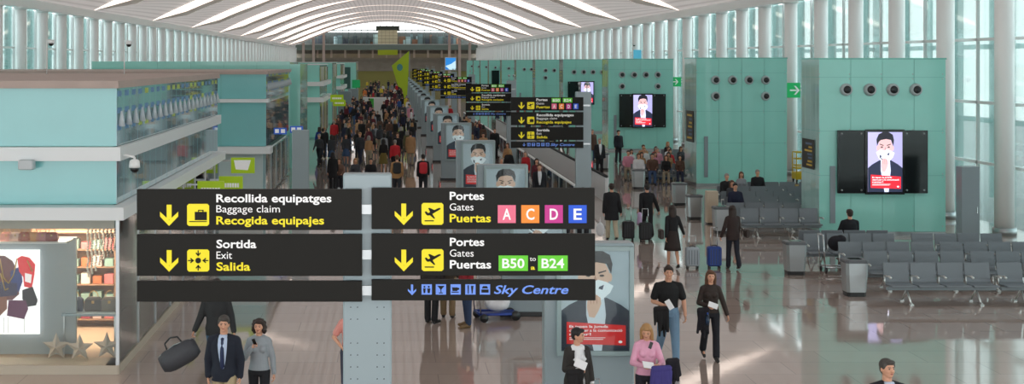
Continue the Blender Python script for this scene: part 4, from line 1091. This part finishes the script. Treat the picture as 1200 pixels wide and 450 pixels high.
def drape(name,m,w_=.30,L=.5,seed=1,d_=.05):
    r_ = random.Random(seed); mb = MB(); n = 7
    mb.cap((-w_*.36,0,.0),(w_*.36,0,.015),.05,.045)
    for i in range(n):
        x = -w_/2+w_*i/(n-1); l = L*r_.uniform(.6,1.05)*(1-.35*abs(i-(n-1)/2)/(n/2)); y_ = r_.uniform(-.03,.03)
        mb.cap((x*.8,0,-.01-abs(x)*.2),(x*.8+r_.uniform(-.05,.05),y_,-l),.040,.016+r_.random()*.018)
        mb.cap((x*.7,.035,-.02),(x*.6,.045+y_,-l*.8),.035,.02)
    return mobj(name,bake(mb,.010,2),m)
# ---------------------------------------------------------------- the people close to the camera
# man in suit
p,h = person('person',1.78,hair='darkgrey',top='jacket',top_col=(26,32,46),leg_col=(176,160,128),shirt=(190,206,232),tie=(24,38,78),near=2,pose='walk',step=14,
   arms={1:((.22,.12,-1),(-.02,-.15,-1),30),-1:((-.22,.12,-1),(.02,-.1,-1),30)},label='man in navy blazer, blue tie and beige trousers walking towards the camera',head=(6,4))
place(p,-2.39,18.85,-4)
mg = MB()
for sd in (-1,1): mg.tube([(sd*.03+.019*math.cos(k*.52),-.103,1.66+.014*math.sin(k*.52)) for k in range(13)],.0022,6)
mg.tube([(-.012,-.106,1.662),(.012,-.106,1.662)],.002,6).tube([(.05,-.1,1.664),(.078,.0,1.655)],.002,6).tube([(-.05,-.1,1.664),(-.078,.0,1.655)],.002,6)
# woman in grey sweater, phone at her mouth
p,h = person('person',1.64,True,hair='dark',hair_style='curly',top='sweater',top_col=(150,158,164),leg_col=(24,26,32),near=2,pose='walk',step=12,
   arms={-1:((-.30,-.35,-1),(.62,-.42,.9),70),1:((.25,.1,-1),(.10,-.1,-1),30)},label='woman with curly dark hair in grey sweater holding a phone to her face',head=(-4,6))
place(p,-1.92,19.3,-2); w_ = world_of(p,h[-1])
o = MB().cbox(-.024,-.006,-.055,.024,.006,.055,.004).build('mobile_phone',BLK); o.location=w_+V(.0,-.03,.03); o.rotation_euler=(R(15),R(-20),0); tag(o,'black mobile phone held by the woman in the grey sweater','phone')
# person behind the suited man
p,h = person('person',1.80,hair='dark',top='jacket',top_col=(44,46,48),leg_col=(70,104,132),legs='jeans',near=1,pose='walk',step=18,
   arms={-1:((-.30,-.1,-1),(-.42,-.25,-1),60),1:((.25,.1,-1),(.2,-.1,-1),30)},label='person in dark jacket and jeans walking just behind the suited man, head hidden')
place(p,-2.92,22,-5); w_ = world_of(p,h[-1])
t = empty('duffel_bag'); rs=[]
for k in range(9):
    u_ = -1+2*k/8; rr_ = (1-abs(u_)**4*.35)
    rs.append([Vector((u_*.31,math.cos(a)*.15*rr_,.17+math.sin(a)*.17*rr_)) for a in [2*math.pi*i/18 for i in range(18)]])
MB().loft(rs).build('bag_body',mat('duffel_grey',(66,68,74),.6,noise=.1),t)
MB().tube([(-.13,0.0,.31),(-.11,0,.43),(0,0,.47),(.11,0,.43),(.13,0,.31)],.013).build('handle',DARK,t)
MB().tube([(-.3,-.0,.30),(0,-.02,.352),(.3,0,.30)],.008,6).build('zip',STEEL,t)
put(t,w_.x-.12,w_.y-.05,18,'large grey duffel bag carried at left beside the suited man','bag',z=w_.z-.50); t.scale=(1.1,1.1,1.15)
t.rotation_euler = (0,R(-28),R(10))
# woman white shirt with black jacket over the arm
p,h = person('person',1.62,True,hair='black',hair_style='short',top='shirt',top_col=(232,234,236),leg_col=(224,224,226),near=2,pose='walk',step=10,open_front=(46,42,40),
   arms={-1:((-.25,-.2,-1),(.45,-.8,.10),55),1:((.25,.1,-1),(.1,-.25,-1),60)},label='woman in white shirt and open dark jacket turning her head right, before the ad totem',head=(50,4))
place(p,2.78,18.7,12); w_ = world_of(p,h[-1])
o = drape('folded_jacket',mat('cloth_blk',(26,24,26),.9,noise=.2,nscale=9,bump=.3),.24,.5,1); o.location=w_+V(-.10,-.02,-.02); tag(o,'black jacket draped over the arm of the woman in white','jacket')
o = MB().cbox(-.09,-.008,-.06,.09,.008,.06,.004).build('paper_ticket',mat('paper',(236,236,238),.7)); o.location=w_+V(-.03,-.075,.11); o.rotation_euler=(R(-20),R(25),0); tag(o,'white folded papers in the hand of the woman in white','paper')
w_ = world_of(p,h[1]); sc_ = suitcase((40,42,48)); put(sc_,w_.x+.03,w_.y+.12,20,'dark trolley suitcase pulled by the woman in white','suitcase')
sc_.scale=(1,1,.82)
# woman in pink
p,h = person('person',1.63,True,hair='blond',hair_style='long',top='sweater',top_col=(232,170,196),leg_col=(34,34,44),near=2,pose='walk',step=10,
   arms={-1:((-.30,-.25,-1),(.55,-.8,.0),50),1:((.35,-.2,-1),(-.25,-.85,.05),50)},label='blonde woman in pink sweater looking down, purple coat over her arm',head=(-10,22))
place(p,3.86,19.0,-6)
wl = world_of(p,h[1]); wr_ = world_of(p,h[-1])
o = drape('draped_coat',mat('cloth_purple',(66,60,128),.85,noise=.2,nscale=9,bump=.3),.30,.6,2); o.location=wl+V(.04,-.03,-.03); tag(o,'purple-blue coat draped over the arm of the woman in pink','coat')
o = drape('draped_scarf',mat('cloth_blk2',(24,22,30),.9),.16,.36,3); o.location=wl+V(.22,.05,.06); tag(o,'black garment beside the purple coat of the woman in pink','garment')
o = MB().cbox(-.024,-.008,-.05,.024,.008,.05,.004).build('mobile_phone',BLK); o.location=V(3.88,18.80,1.33); o.rotation_euler=(0,R(20),0); tag(o,'black phone hanging on the chest of the woman in pink','phone')
o = MB().cbox(-.09,-.006,-.06,.09,.006,.06,.004).build('paper_ticket',mat('paper',(236,236,238),.7)); o.location=wr_+V(.02,-.05,.04); o.rotation_euler=(R(-50),R(10),R(12)); tag(o,'white paper in the hand of the woman in pink','paper')
# man in black t-shirt
p,h = person('person',1.79,hair='dark',top='shirt',top_col=(18,18,20),sleeves='short',legs='jeans',leg_col=(112,142,168),near=2,pose='walk',step=16,shoe_col=(60,44,34),
   arms={-1:((-.3,.05,-1),(.55,-.75,-.15),50),1:((.3,.0,-1),(.06,-.2,-1),35)},label='man in black t-shirt and light blue jeans walking towards the camera',head=(-4,2),build=1.08)
place(p,5.15,23.4,0); w_ = world_of(p,h[-1])
o = drape('folded_jacket',mat('cloth_blk',(26,24,26)),.26,.56,4); o.location=w_+V(-.11,.0,-.04); tag(o,'black jacket over the arm of the man in black t-shirt','jacket')
o = MB().cbox(-.05,-.006,-.09,.05,.006,.09,.004).build('paper_ticket',mat('paper',(236,236,238),.7)); o.location=w_+V(.03,-.05,.05); o.rotation_euler=(R(-20),R(-30),0); tag(o,'white ticket in the hand of the man in black t-shirt','paper')
# woman beside him
p,h = person('person',1.66,True,hair='brown',hair_style='long',top='sweater',top_col=(52,42,38),leg_col=(26,28,36),near=2,pose='walk',step=9,
   arms={-1:((-.3,-.1,-1),(.5,-.75,-.1),50),1:((.38,.05,-1),(.28,-.35,-1),35)},label='woman with long brown hair in dark top walking beside the man in black t-shirt',head=(2,3))
place(p,5.97,23.6,-4); w_ = world_of(p,h[-1])
o = MB().tube([(-.145+.02*k*0,0,0)]*1+[(0,0,0)],.001).cbox(-.14,-.125,-.03,.14,.0,.03,.02).build('belt',mat('belt_brown',(120,84,56),.5)); o.parent=p; o.location=(0,.0,1.04)
o = drape('folded_jacket',mat('cloth_blk2',(24,22,30)),.20,.55,5); o.location=w_+V(-.14,.0,-.05); tag(o,'dark jacket over the arm of the woman with long brown hair','jacket')
o = MB().cbox(-.09,-.006,-.05,.09,.006,.05,.004).build('paper_ticket',mat('paper',(236,236,238),.7)); o.location=w_+V(.02,-.06,.05); o.rotation_euler=(R(-20),R(20),0); tag(o,'white ticket in the hand of the woman with long brown hair','paper')
t = empty('water_bottle'); MB().cyl((0,0,0),(0,0,.17),.032,.032,14).cyl((0,0,.17),(0,0,.20),.032,.014,14).build('bottle',glass('bottle_blue',(130,170,210),.4,.03),t); MB().cyl((0,0,.2),(0,0,.222),.016,n=12).build('cap',mat('cap_blue',(50,90,180),.4),t)
put(t,w_.x-.09,w_.y-.10,0,'blue water bottle held by the woman with long brown hair','bottle',z=w_.z-.30)
# man bottom right
p,h = person('person',1.78,hair='darkgrey',top='sweater',top_col=(26,28,36),leg_col=(40,42,50),shirt=(196,208,228),near=2,pose='stand',label='man in dark sweater at the bottom right, only head and shoulders in view',head=(14,-2))
place(p,6.26,16.0,0)
# hidden behind the pylon
p,h = person('person',1.68,True,hair='brown',top='shirt',top_col=(222,150,140),sleeves='short',leg_col=(60,64,80),near=1,arms={-1:((-.55,.15,-1),(.5,-.6,-.5),40)},label='person mostly hidden behind the central pylon, elbow showing')
place(p,-.57,20.4,0)
# group standing behind the sign with the trolley
p,h = person('person',1.80,hair='dark',top='coat',top_col=(40,36,36),leg_col=(26,26,30),near=1,label='person in black trousers standing left of the luggage trolley, body behind the sign'); place(p,.95,26.9,150)
p,h = person('person',1.76,hair='brown',top='jacket',top_col=(70,60,50),leg_col=(134,112,84),near=1,label='person in khaki trousers standing behind the sign near the luggage trolley'); place(p,1.32,27.5,170)
p,h = person('person',1.78,hair='dark',top='jacket',top_col=(150,40,50),leg_col=(44,60,90),legs='jeans',shoe_col=(120,96,64),near=1,label='person in dark jeans and tan shoes pushing the luggage trolley'); place(p,1.66,26.5,-70)
t = empty('luggage_trolley',(2.35,27.3,0),R(12),'blue and steel airport luggage trolley with a white bag, behind the big sign','luggage trolley')
bl = mat('trolley_blue',(36,64,150),.4)
MB().tube([(-.42,-.25,.16),(.42,-.18,.13),(.42,.18,.13),(-.42,.25,.16),(-.42,-.25,.16)],.028).box(-.42,-.14,.12,.42,.14,.15).build('base_frame',bl,t)
MB().tube([(-.42,-.25,.16),(-.5,-.25,1.0),(-.5,.25,1.0),(-.42,.25,.16)],.016).tube([(-.45,-.25,.5),(-.45,.25,.5)],.012).build('push_handle',CHROME,t)
for (x,y,r_) in ((-.36,-.27,.09),(-.36,.27,.09),(.36,-.2,.10),(.36,.2,.10)): MB().cyl((x,y-.02,r_),(x,y+.02,r_),r_,n=16).build('wheel',DARK,t)
mb = MB(); mb.ell((0,0,.14),(.26,.16,.13)); mb.ell((.14,.02,.2),(.14,.13,.12)); mb.ell((-.15,0,.18),(.13,.14,.13))
o = mobj('plastic_bag',bake(mb,.02,2),mat('bag_white',(226,228,232),.6,bump=.3)); o.location=(2.36,27.3,.17); tag(o,'white bag lying on the luggage trolley','bag')
# ---------------------------------------------------------------- people walking away at centre right
p,h = person('person',1.76,hair='dark',top='coat',top_col=(26,26,30),leg_col=(196,184,160),near=1,pose='walk',step=12,label='man in black coat and beige trousers walking away with bag and black suitcase',arms={1:((.15,.1,-1),(.1,0,-1),50),-1:((-.2,.15,-1),(-.15,.1,-1),50)}); place(p,6.93,39.4,180)
put(suitcase((22,22,26)),7.42,39.3,0,'black suitcase right of the man in beige trousers','suitcase')
mb = MB(); mb.ell((0,0,.22),(.14,.09,.22)); mb.cap((0,0,.4),(0,0,.6),.03,.015)
o = mobj('plastic_bag',bake(mb,.02,2),mat('bag_white',(226,228,232))); o.location=(6.56,39.3,.12); tag(o,'white plastic bag carried by the man in beige trousers','bag')
p,h = person('person',1.70,hair='black',top='jacket',top_col=(18,18,22),leg_col=(22,22,26),near=1,pose='walk',step=12,label='man in black suit walking away, pulling a black suitcase',arms={-1:((-.4,.1,-1),(-.3,.3,-1),50)}); place(p,8.1,39.8,180)
put(suitcase((24,24,28)),7.88,39.0,0,'black suitcase pulled by the man in black suit','suitcase')
mb = MB(); mb.cap((0,0,.1),(0,0,.38),.09,.07)
o = mobj('shopping_bag',bake(mb,.02,2),mat('bag_lilac',(196,170,206),.6)); o.location=(7.78,39.35,.42); tag(o,'lilac bag hanging above the black suitcase','bag')
p,h = person('person',1.69,True,hair='dark',hair_style='long',top='sweater',top_col=(22,20,24),legs='skirt',leg_col=(48,38,36),near=1,pose='walk',step=8,label='woman with long hair and brown skirt walking away with a silver suitcase',arms={-1:((-.4,-.1,-1),(-.4,-.5,-.8),50)}); place(p,7.6,34,180)
put(suitcase((160,172,180),.36,.5,.22,.3),8.12,34,0,'silver-grey suitcase beside the woman in the skirt','suitcase')
o = MB().cbox(-.06,-.14,0,.06,.14,.26,.03).build('shoulder_bag',mat('bag_brown',(50,38,34),.5)); o.location=(7.27,33.9,.80); tag(o,'dark shoulder bag of the woman in the skirt','bag')
p,h = person('person',1.69,True,hair='dark',hair_style='long',top='jacket',top_col=(52,40,38),leg_col=(28,32,44),near=1,pose='walk',step=9,label='woman in brown jacket and dark jeans walking away with a blue suitcase',arms={1:((.35,.1,-1),(.3,-.2,-1),50)}); place(p,9.17,33.9,180)
put(suitcase((30,64,140),.36,.52,.24,.5),8.70,34.0,0,'bright blue suitcase pulled by the woman in the brown jacket','suitcase')
o = MB().cbox(-.06,-.16,0,.06,.16,.22,.03).build('shoulder_bag',mat('bag_brown',(50,38,34),.5)); o.location=(9.52,33.85,.85); tag(o,'brown shoulder bag of the woman in the brown jacket','bag')
# seated man with back turned, luggage cart beside him
p,h = person('person',1.80,hair='dark',top='jacket',top_col=(18,20,26),leg_col=(30,30,36),near=1,pose='sit',label='man in black jacket seated with his back to the camera in the near seats',arms={1:((.3,-.3,-1),(-.2,-1,-.2),30)}); place(p,12.81,35.41,180,0)
t = empty('luggage_trolley',(11.7,33.45,0),0,'steel luggage trolley among the near seats beside the seated man','luggage trolley')
MB().tube([(-.3,-.2,.15),(.35,-.16,.13),(.35,.16,.13),(-.3,.2,.15),(-.3,-.2,.15)],.02).build('base_frame',CHROME,t)
MB().tube([(-.3,-.2,.15),(-.36,-.2,.98),(-.36,.2,.98),(-.3,.2,.15)],.016).build('push_handle',CHROME,t)
for (x,y) in ((-.28,-.2),(-.28,.2),(.3,-.15),(.3,.15)): MB().cyl((x-.02,y,.07),(x+.02,y,.07),.07,n=14).build('wheel',DARK,t)
mb = MB(); mb.ell((0,0,.2),(.22,.16,.2)); mb.ell((.12,0,.3),(.14,.12,.12))
o = mobj('travel_bag',bake(mb,.02,2),mat('cloth_blk2',(24,22,30))); o.location=(11.75,33.45,.55); tag(o,'black travel bag on the trolley beside the seated man','bag')
mb = MB(); mb.ell((0,0,.17),(.12,.09,.17)); mb.cap((0,0,.28),(0,0,.42),.03,.02)
o = mobj('plastic_bag',bake(mb,.02,2),mat('bag_white',(226,228,232))); o.location=(12.1,33.45,.18); tag(o,'white plastic bag hanging beside the trolley at the near seats','bag')
# ---------------------------------------------------------------- mid-distance individuals
def mid(lab,x,y,face,**k):
    p,h = person('person',k.pop('H',1.72),label=lab,near=0,**k); return place(p,x,y,face)
mid('woman in long black coat walking away above the left sign',-2.26,53.8,180,H=1.70,female=True,hair='black',hair_style='bob',top='coat',top_col=(16,16,20),leg_col=(24,24,28),pose='walk',step=10)
mid('person in tan jacket walking away with a black backpack',.42,51.5,180,H=1.74,hair='brown',top='jacket',top_col=(176,134,88),leg_col=(34,36,44),pose='walk',step=10)
o = mobj('backpack',bake(MB().cbox(-.16,-.10,0,.16,.10,.46,.05),.02,2),mat('bp_black',(24,24,26),.6)); o.location=(.42,51.25,1.0); tag(o,'black backpack on the person in the tan jacket','backpack')
mid('person in black walking away with a red backpack',1.48,51.8,180,H=1.76,hair='black',top='jacket',top_col=(24,24,28),leg_col=(30,32,38),pose='walk',step=10)
o = mobj('backpack',bake(MB().cbox(-.16,-.11,0,.16,.10,.46,.05),.02,2),mat('bp_red',(190,30,44),.6)); o.location=(1.48,51.54,.98); tag(o,'red backpack on the person in black','backpack')
mid('person in red sweater walking away right of the seated group',.41,62,180,hair='grey',top='sweater',top_col=(196,40,50),leg_col=(30,30,36),pose='walk',step=12)
mid('woman in black and yellow dress beside the person in red',-.15,62.6,180,female=True,hair='black',hair_style='bob',top='shirt',top_col=(24,24,24),legs='skirt',leg_col=(120,104,50))
mid('woman in royal blue coat with handbag near the left shops',-3.9,74,150,female=True,hair='dark',hair_style='long',top='coat',top_col=(28,48,130),leg_col=(60,64,80),pose='walk',step=10)
mid('man in dark suit standing by the kiosks, right of the row of distant signs',10.15,61,10,H=1.84,hair='grey',top='jacket',top_col=(26,28,34),leg_col=(26,28,34),shirt=(226,228,232))
mid('man in dark suit and white shirt walking by the glass balustrade',5.55,46.5,0,H=1.8,hair='brown',top='jacket',top_col=(22,24,32),leg_col=(22,24,32),shirt=(220,224,230),pose='walk',step=12)
mid('man with brown hair just above the right edge of the big sign',5.2,37.5,0,H=1.78,hair='brown',top='jacket',top_col=(90,60,56),leg_col=(40,40,46))
mid('man in dark jacket in front of the nearest distant pylon',5.8,37.8,0,H=1.78,hair='dark',top='jacket',top_col=(28,30,38),leg_col=(30,32,38))
mid('person in dark cap standing behind the crowded seats below the wall screen',12.5,69,20,H=1.8,hair='black',top='jacket',top_col=(24,30,40),leg_col=(30,32,40))
# low seat with a seated group in the middle of the hall
t = empty('round_bench',(-.9,55.4,0),0,'low dark bench with a seated group in the middle of the hall','bench')
MB().cbox(-1.5,-.4,.08,.55,.4,.44,.04).build('seat',mat('bench_dark',(60,60,66),.5),t); MB().box(-1.4,-.3,0,.45,.3,.08).build('base',STEEL,t)
for x,l,c,hc,f in ((-2.05,'person in brown seated at the left end of the middle bench',(110,84,70),'brown',True),(-1.35,'blond person seated on the middle bench',(70,70,76),'blond',True),(-.68,'person in black seated at the right end of the middle bench',(26,26,30),'black',False)):
    q = mid(l,x,55.35,0,H=1.68,female=f,hair=hc,hair_style='bob' if f else 'short',top='jacket',top_col=c,leg_col=(36,38,46),pose='sit')
# ---------------------------------------------------------------- crowd prototypes
protos = {}
def proto(key,**k):
    pr,_ = person('person',near=0,**k); pr.location=(0,400,0); protos[key]=pr; return pr
proto('man_jacket',H=1.76,hair='dark',top='jacket',top_col=(40,42,50),leg_col=(40,42,52),pose='walk',step=14)
proto('man_coat',H=1.78,hair='black',top='coat',top_col=(40,42,50),leg_col=(40,42,52),pose='stand')
proto('man_shirt',H=1.74,hair='brown',top='shirt',top_col=(40,42,50),leg_col=(40,42,52),pose='walk',step=18)
proto('woman_long',H=1.66,female=True,hair='brown',hair_style='long',top='jacket',top_col=(40,42,50),leg_col=(40,42,52),pose='walk',step=12)
proto('woman_bob',H=1.64,female=True,hair='blond',hair_style='bob',top='sweater',top_col=(40,42,50),leg_col=(40,42,52),pose='stand')
proto('woman_skirt',H=1.66,female=True,hair='dark',hair_style='bob',top='coat',top_col=(40,42,50),legs='skirt',leg_col=(40,42,52),pose='walk',step=8)
proto('sit_man',H=1.76,hair='dark',top='jacket',top_col=(40,42,50),leg_col=(40,42,52),pose='sit')
proto('sit_woman',H=1.66,female=True,hair='brown',hair_style='long',top='sweater',top_col=(40,42,50),leg_col=(40,42,52),pose='sit')
WHO = {'man_jacket':'man in a %s jacket','man_coat':'man in a %s coat','man_shirt':'man in a %s shirt','woman_long':'long-haired woman in a %s jacket','woman_bob':'blond woman in a %s sweater','woman_skirt':'woman in a %s coat','sit_man':'seated man in a %s jacket','sit_woman':'seated woman in a %s sweater'}
TOPC = [('black',(20,20,24)),('dark grey',(58,60,66)),('navy',(28,34,58)),('red',(176,32,40)),('white',(214,214,216)),('tan',(170,130,92)),('maroon',(92,30,42)),('black',(24,24,26)),('light grey',(140,144,150)),('blue',(48,82,140)),('olive',(92,90,60)),('pink',(206,140,160)),('orange',(210,120,60)),('yellow',(206,186,60)),('brown',(84,60,48))]
LEGC = [(26,28,34),(40,48,70),(70,64,58),(22,22,24),(60,84,120),(150,140,120)]
HKEYS = ['dark','black','brown','grey','blond']
used_p = set(); cnt = {}
def crowd(key,x,y,face,ci,li,hi,where,grp):
    pr = protos[key]
    c = copy_tree(pr) if key in used_p else pr
    used_p.add(key)
    place(c,x,y,face); tname,tc = TOPC[ci]
    for ch in c.children:
        nm_ = ch.name.split('.')[0]; m_ = None
        if nm_ in ('jacket','shirt','sweater'): m_ = mat('cloth_%d_%d_%d'%tc,tc,0.85,noise=0.12,nscale=8,bump=0.25)
        elif nm_ in ('trousers','skirt'): lc = LEGC[li]; m_ = mat('cloth_%d_%d_%d'%lc,lc,0.85,noise=0.12,nscale=8,bump=0.25)
        elif nm_ == 'hair': m_ = mat('hair_'+HKEYS[hi],HAIRS[HKEYS[hi]],0.6,noise=0.2,nscale=60)
        if m_: ch.material_slots[0].link='OBJECT'; ch.material_slots[0].material=m_
    f = c.scale.x*rnd.uniform(.96,1.03) if key!='sit_man' else c.scale.x
    base = {k:v for k,v in (('x',1),)}
    lab = (WHO[key]%tname).replace('blond woman',{'grey':'grey-haired woman','blond':'blond woman','dark':'dark-haired woman','black':'black-haired woman','brown':'brown-haired woman'}[HKEYS[hi]])+' '+where
    tag(c,lab,'person',grp); return c
WALK = ['man_jacket','man_coat','man_shirt','woman_long','woman_bob','woman_skirt']
def zone(y):
    if y<75: return 'in the nearer central crowd'
    if y<100: return 'by the middle totems'
    if y<135: return 'deep in the central crowd'
    if y<180: return 'near the distant lime banner'
    return 'at the hall far end'
pts = []
def free(x,y,d=.62):
    return all((x-a)**2+(y-b)**2 > d*d for a,b in pts)
blocked = [(2.55,150,1.0),(-1.1,140.4,2.1),(-4.1,125,1.2),(-3.9,150,1.0),(-3.8,160,.8)]
def ok(x,y): return free(x,y) and all(abs(x-a)>r or abs(y-b)>1.0 for a,b,r in blocked)
n_c = 0
# counts follow what the photo shows: the crowd thickens with distance
for (ya,yb,num,xa,xb) in ((66,78,18,-3.9,1.5),(78,100,38,-4.0,2.0),(100,130,36,-3.9,2.2),(130,175,36,-4.0,2.3),(175,262,34,-4.0,2.4)):
    k=0; tries=0
    while k<num and tries<900:
        tries+=1; x=rnd.uniform(xa,xb); y=rnd.uniform(ya,yb)
        if not ok(x,y): continue
        pts.append((x,y)); k+=1
        side = ' on the left' if x<-1.8 else (' at its middle' if x<.3 else ' on the right')
        crowd(rnd.choice(WALK),x,y,rnd.choice((0,180,180,0,160,20,200,-30,90)),rnd.choice((0,0,0,1,1,1,2,2,2,0,7,7,3,4,5,6,7,7,8,9,10,11,14,6,1,2,0,0,12,13,14,0,7,8)),rnd.randrange(6),rnd.choice((0,0,1,1,2,3,4)),zone(y)+side,'crowd walking down the centre of the hall')
# right of the totems, by the balustrade and beyond it
k=0
while k<38:
    x=rnd.uniform(3.9,6.2) if k<24 else rnd.uniform(9.3,12.0); y=rnd.uniform(48,116) if k<24 else rnd.uniform(70,120)
    if not free(x,y) or any(abs(y-q)<.8 and x>5.6 for q in (63.5,93,117)) or any(abs(y-q)<.9 and x<4.3 for q in TY): continue
    pts.append((x,y)); k+=1
    w0 = 'between the totems and the glass balustrade' if k<=24 else 'in front of the distant teal kiosks'
    crowd(rnd.choice(WALK),x,y,rnd.choice((0,180,150,20,-30)),rnd.choice((0,1,2,3,4,5,6,8,12,14)),rnd.randrange(6),rnd.randrange(5),w0+(', nearer half' if y<80 else ', farther half'),'people right of the totems')
# seated groups
def seat_x(x0,i): return x0+.31+.62*i
S3 = [(57.5,11.0,(0,1,2,3)),(59.4,10.9,(0,1,2,3)),(61.3,11.4,(0,1,2,3)),(63.4,12.4,(0,1,2,3)),(67,14.4,(0,2))]
for y,x0,ii in S3:
    for i in ii:
        key = rnd.choice(('sit_man','sit_woman'))
        crowd(key,seat_x(x0,i),y-.06,rnd.choice((0,10,-12)),rnd.choice((0,1,3,4,6,11,5,14)),rnd.randrange(6),rnd.randrange(5),'on the seats below the wall screen, %s row'%{57.5:'nearest',59.4:'second',61.3:'third',63.4:'fourth',67:'last'}[y],'people on the crowded seats')
for y,x0,i,key,ci,hi,lb in ((47.1,12.2,0,'sit_man',0,3,'in the fifth row of middle seats'),(48.8,13.2,1,'sit_man',0,3,'on the rearmost middle seats before the second kiosk'),(45.3,11.9,0,'sit_woman',1,2,'in the fourth row of middle seats'),(43.4,11.5,0,'sit_man',2,1,'in the third row of middle seats'),(48.8,13.2,0,'sit_woman',8,2,'at left of the rearmost middle seats')):
    crowd(key,seat_x(x0,i),y-.06,0,ci,0,hi,lb,'people on the middle seats')
mb = MB(); mb.ell((0,0,.15),(.2,.12,.15))
o = mobj('travel_bag',bake(mb,.02,2),mat('bag_green',(160,190,60),.6)); o.location=(14.75,48.75,.44); tag(o,'lime green bag on the rearmost middle seats','bag')
# ---------------------------------------------------------------- light, world, camera
sc = bpy.context.scene
w = bpy.data.worlds.new('overcast_sky'); sc.world = w; w.use_nodes = True; nt = w.node_tree; bg = nt.nodes['Background']
tc = nt.nodes.new('ShaderNodeTexCoord'); sp = nt.nodes.new('ShaderNodeSeparateXYZ'); cr = nt.nodes.new('ShaderNodeValToRGB')
nt.links.new(tc.outputs['Generated'], sp.inputs[0]); nt.links.new(sp.outputs['Z'], cr.inputs[0]); nt.links.new(cr.outputs[0], bg.inputs[0])
cr.color_ramp.elements[0].position=0.0; cr.color_ramp.elements[0].color=(.86,.88,.88,1); cr.color_ramp.elements[1].position=.5; cr.color_ramp.elements[1].color=(.88,.92,.95,1)
bg.inputs[1].default_value = 2.5
cam = bpy.data.cameras.new('camera'); co = bpy.data.objects.new('camera',cam); col.objects.link(co)
co.location = (0,0,CAMH); co.rotation_euler = (R(90),0,0); cam.sensor_width = 36; cam.lens = 36*F/1200; cam.sensor_fit='HORIZONTAL'
cam.shift_x = (600-453)/1200; cam.shift_y = -(225-72)/1200; cam.clip_end = 1000; cam.clip_start=.1
sc.camera = co
vs_ = sc.view_settings; vs_.view_transform='Standard'; vs_.look='None'; vs_.gamma=1; vs_.exposure=0.56; vs_.use_curve_mapping=False
sc.cycles.use_denoising = True; sc.cycles.max_bounces = 8; sc.cycles.transparent_max_bounces = 24; sc.cycles.caustics_reflective=False; sc.cycles.caustics_refractive=False
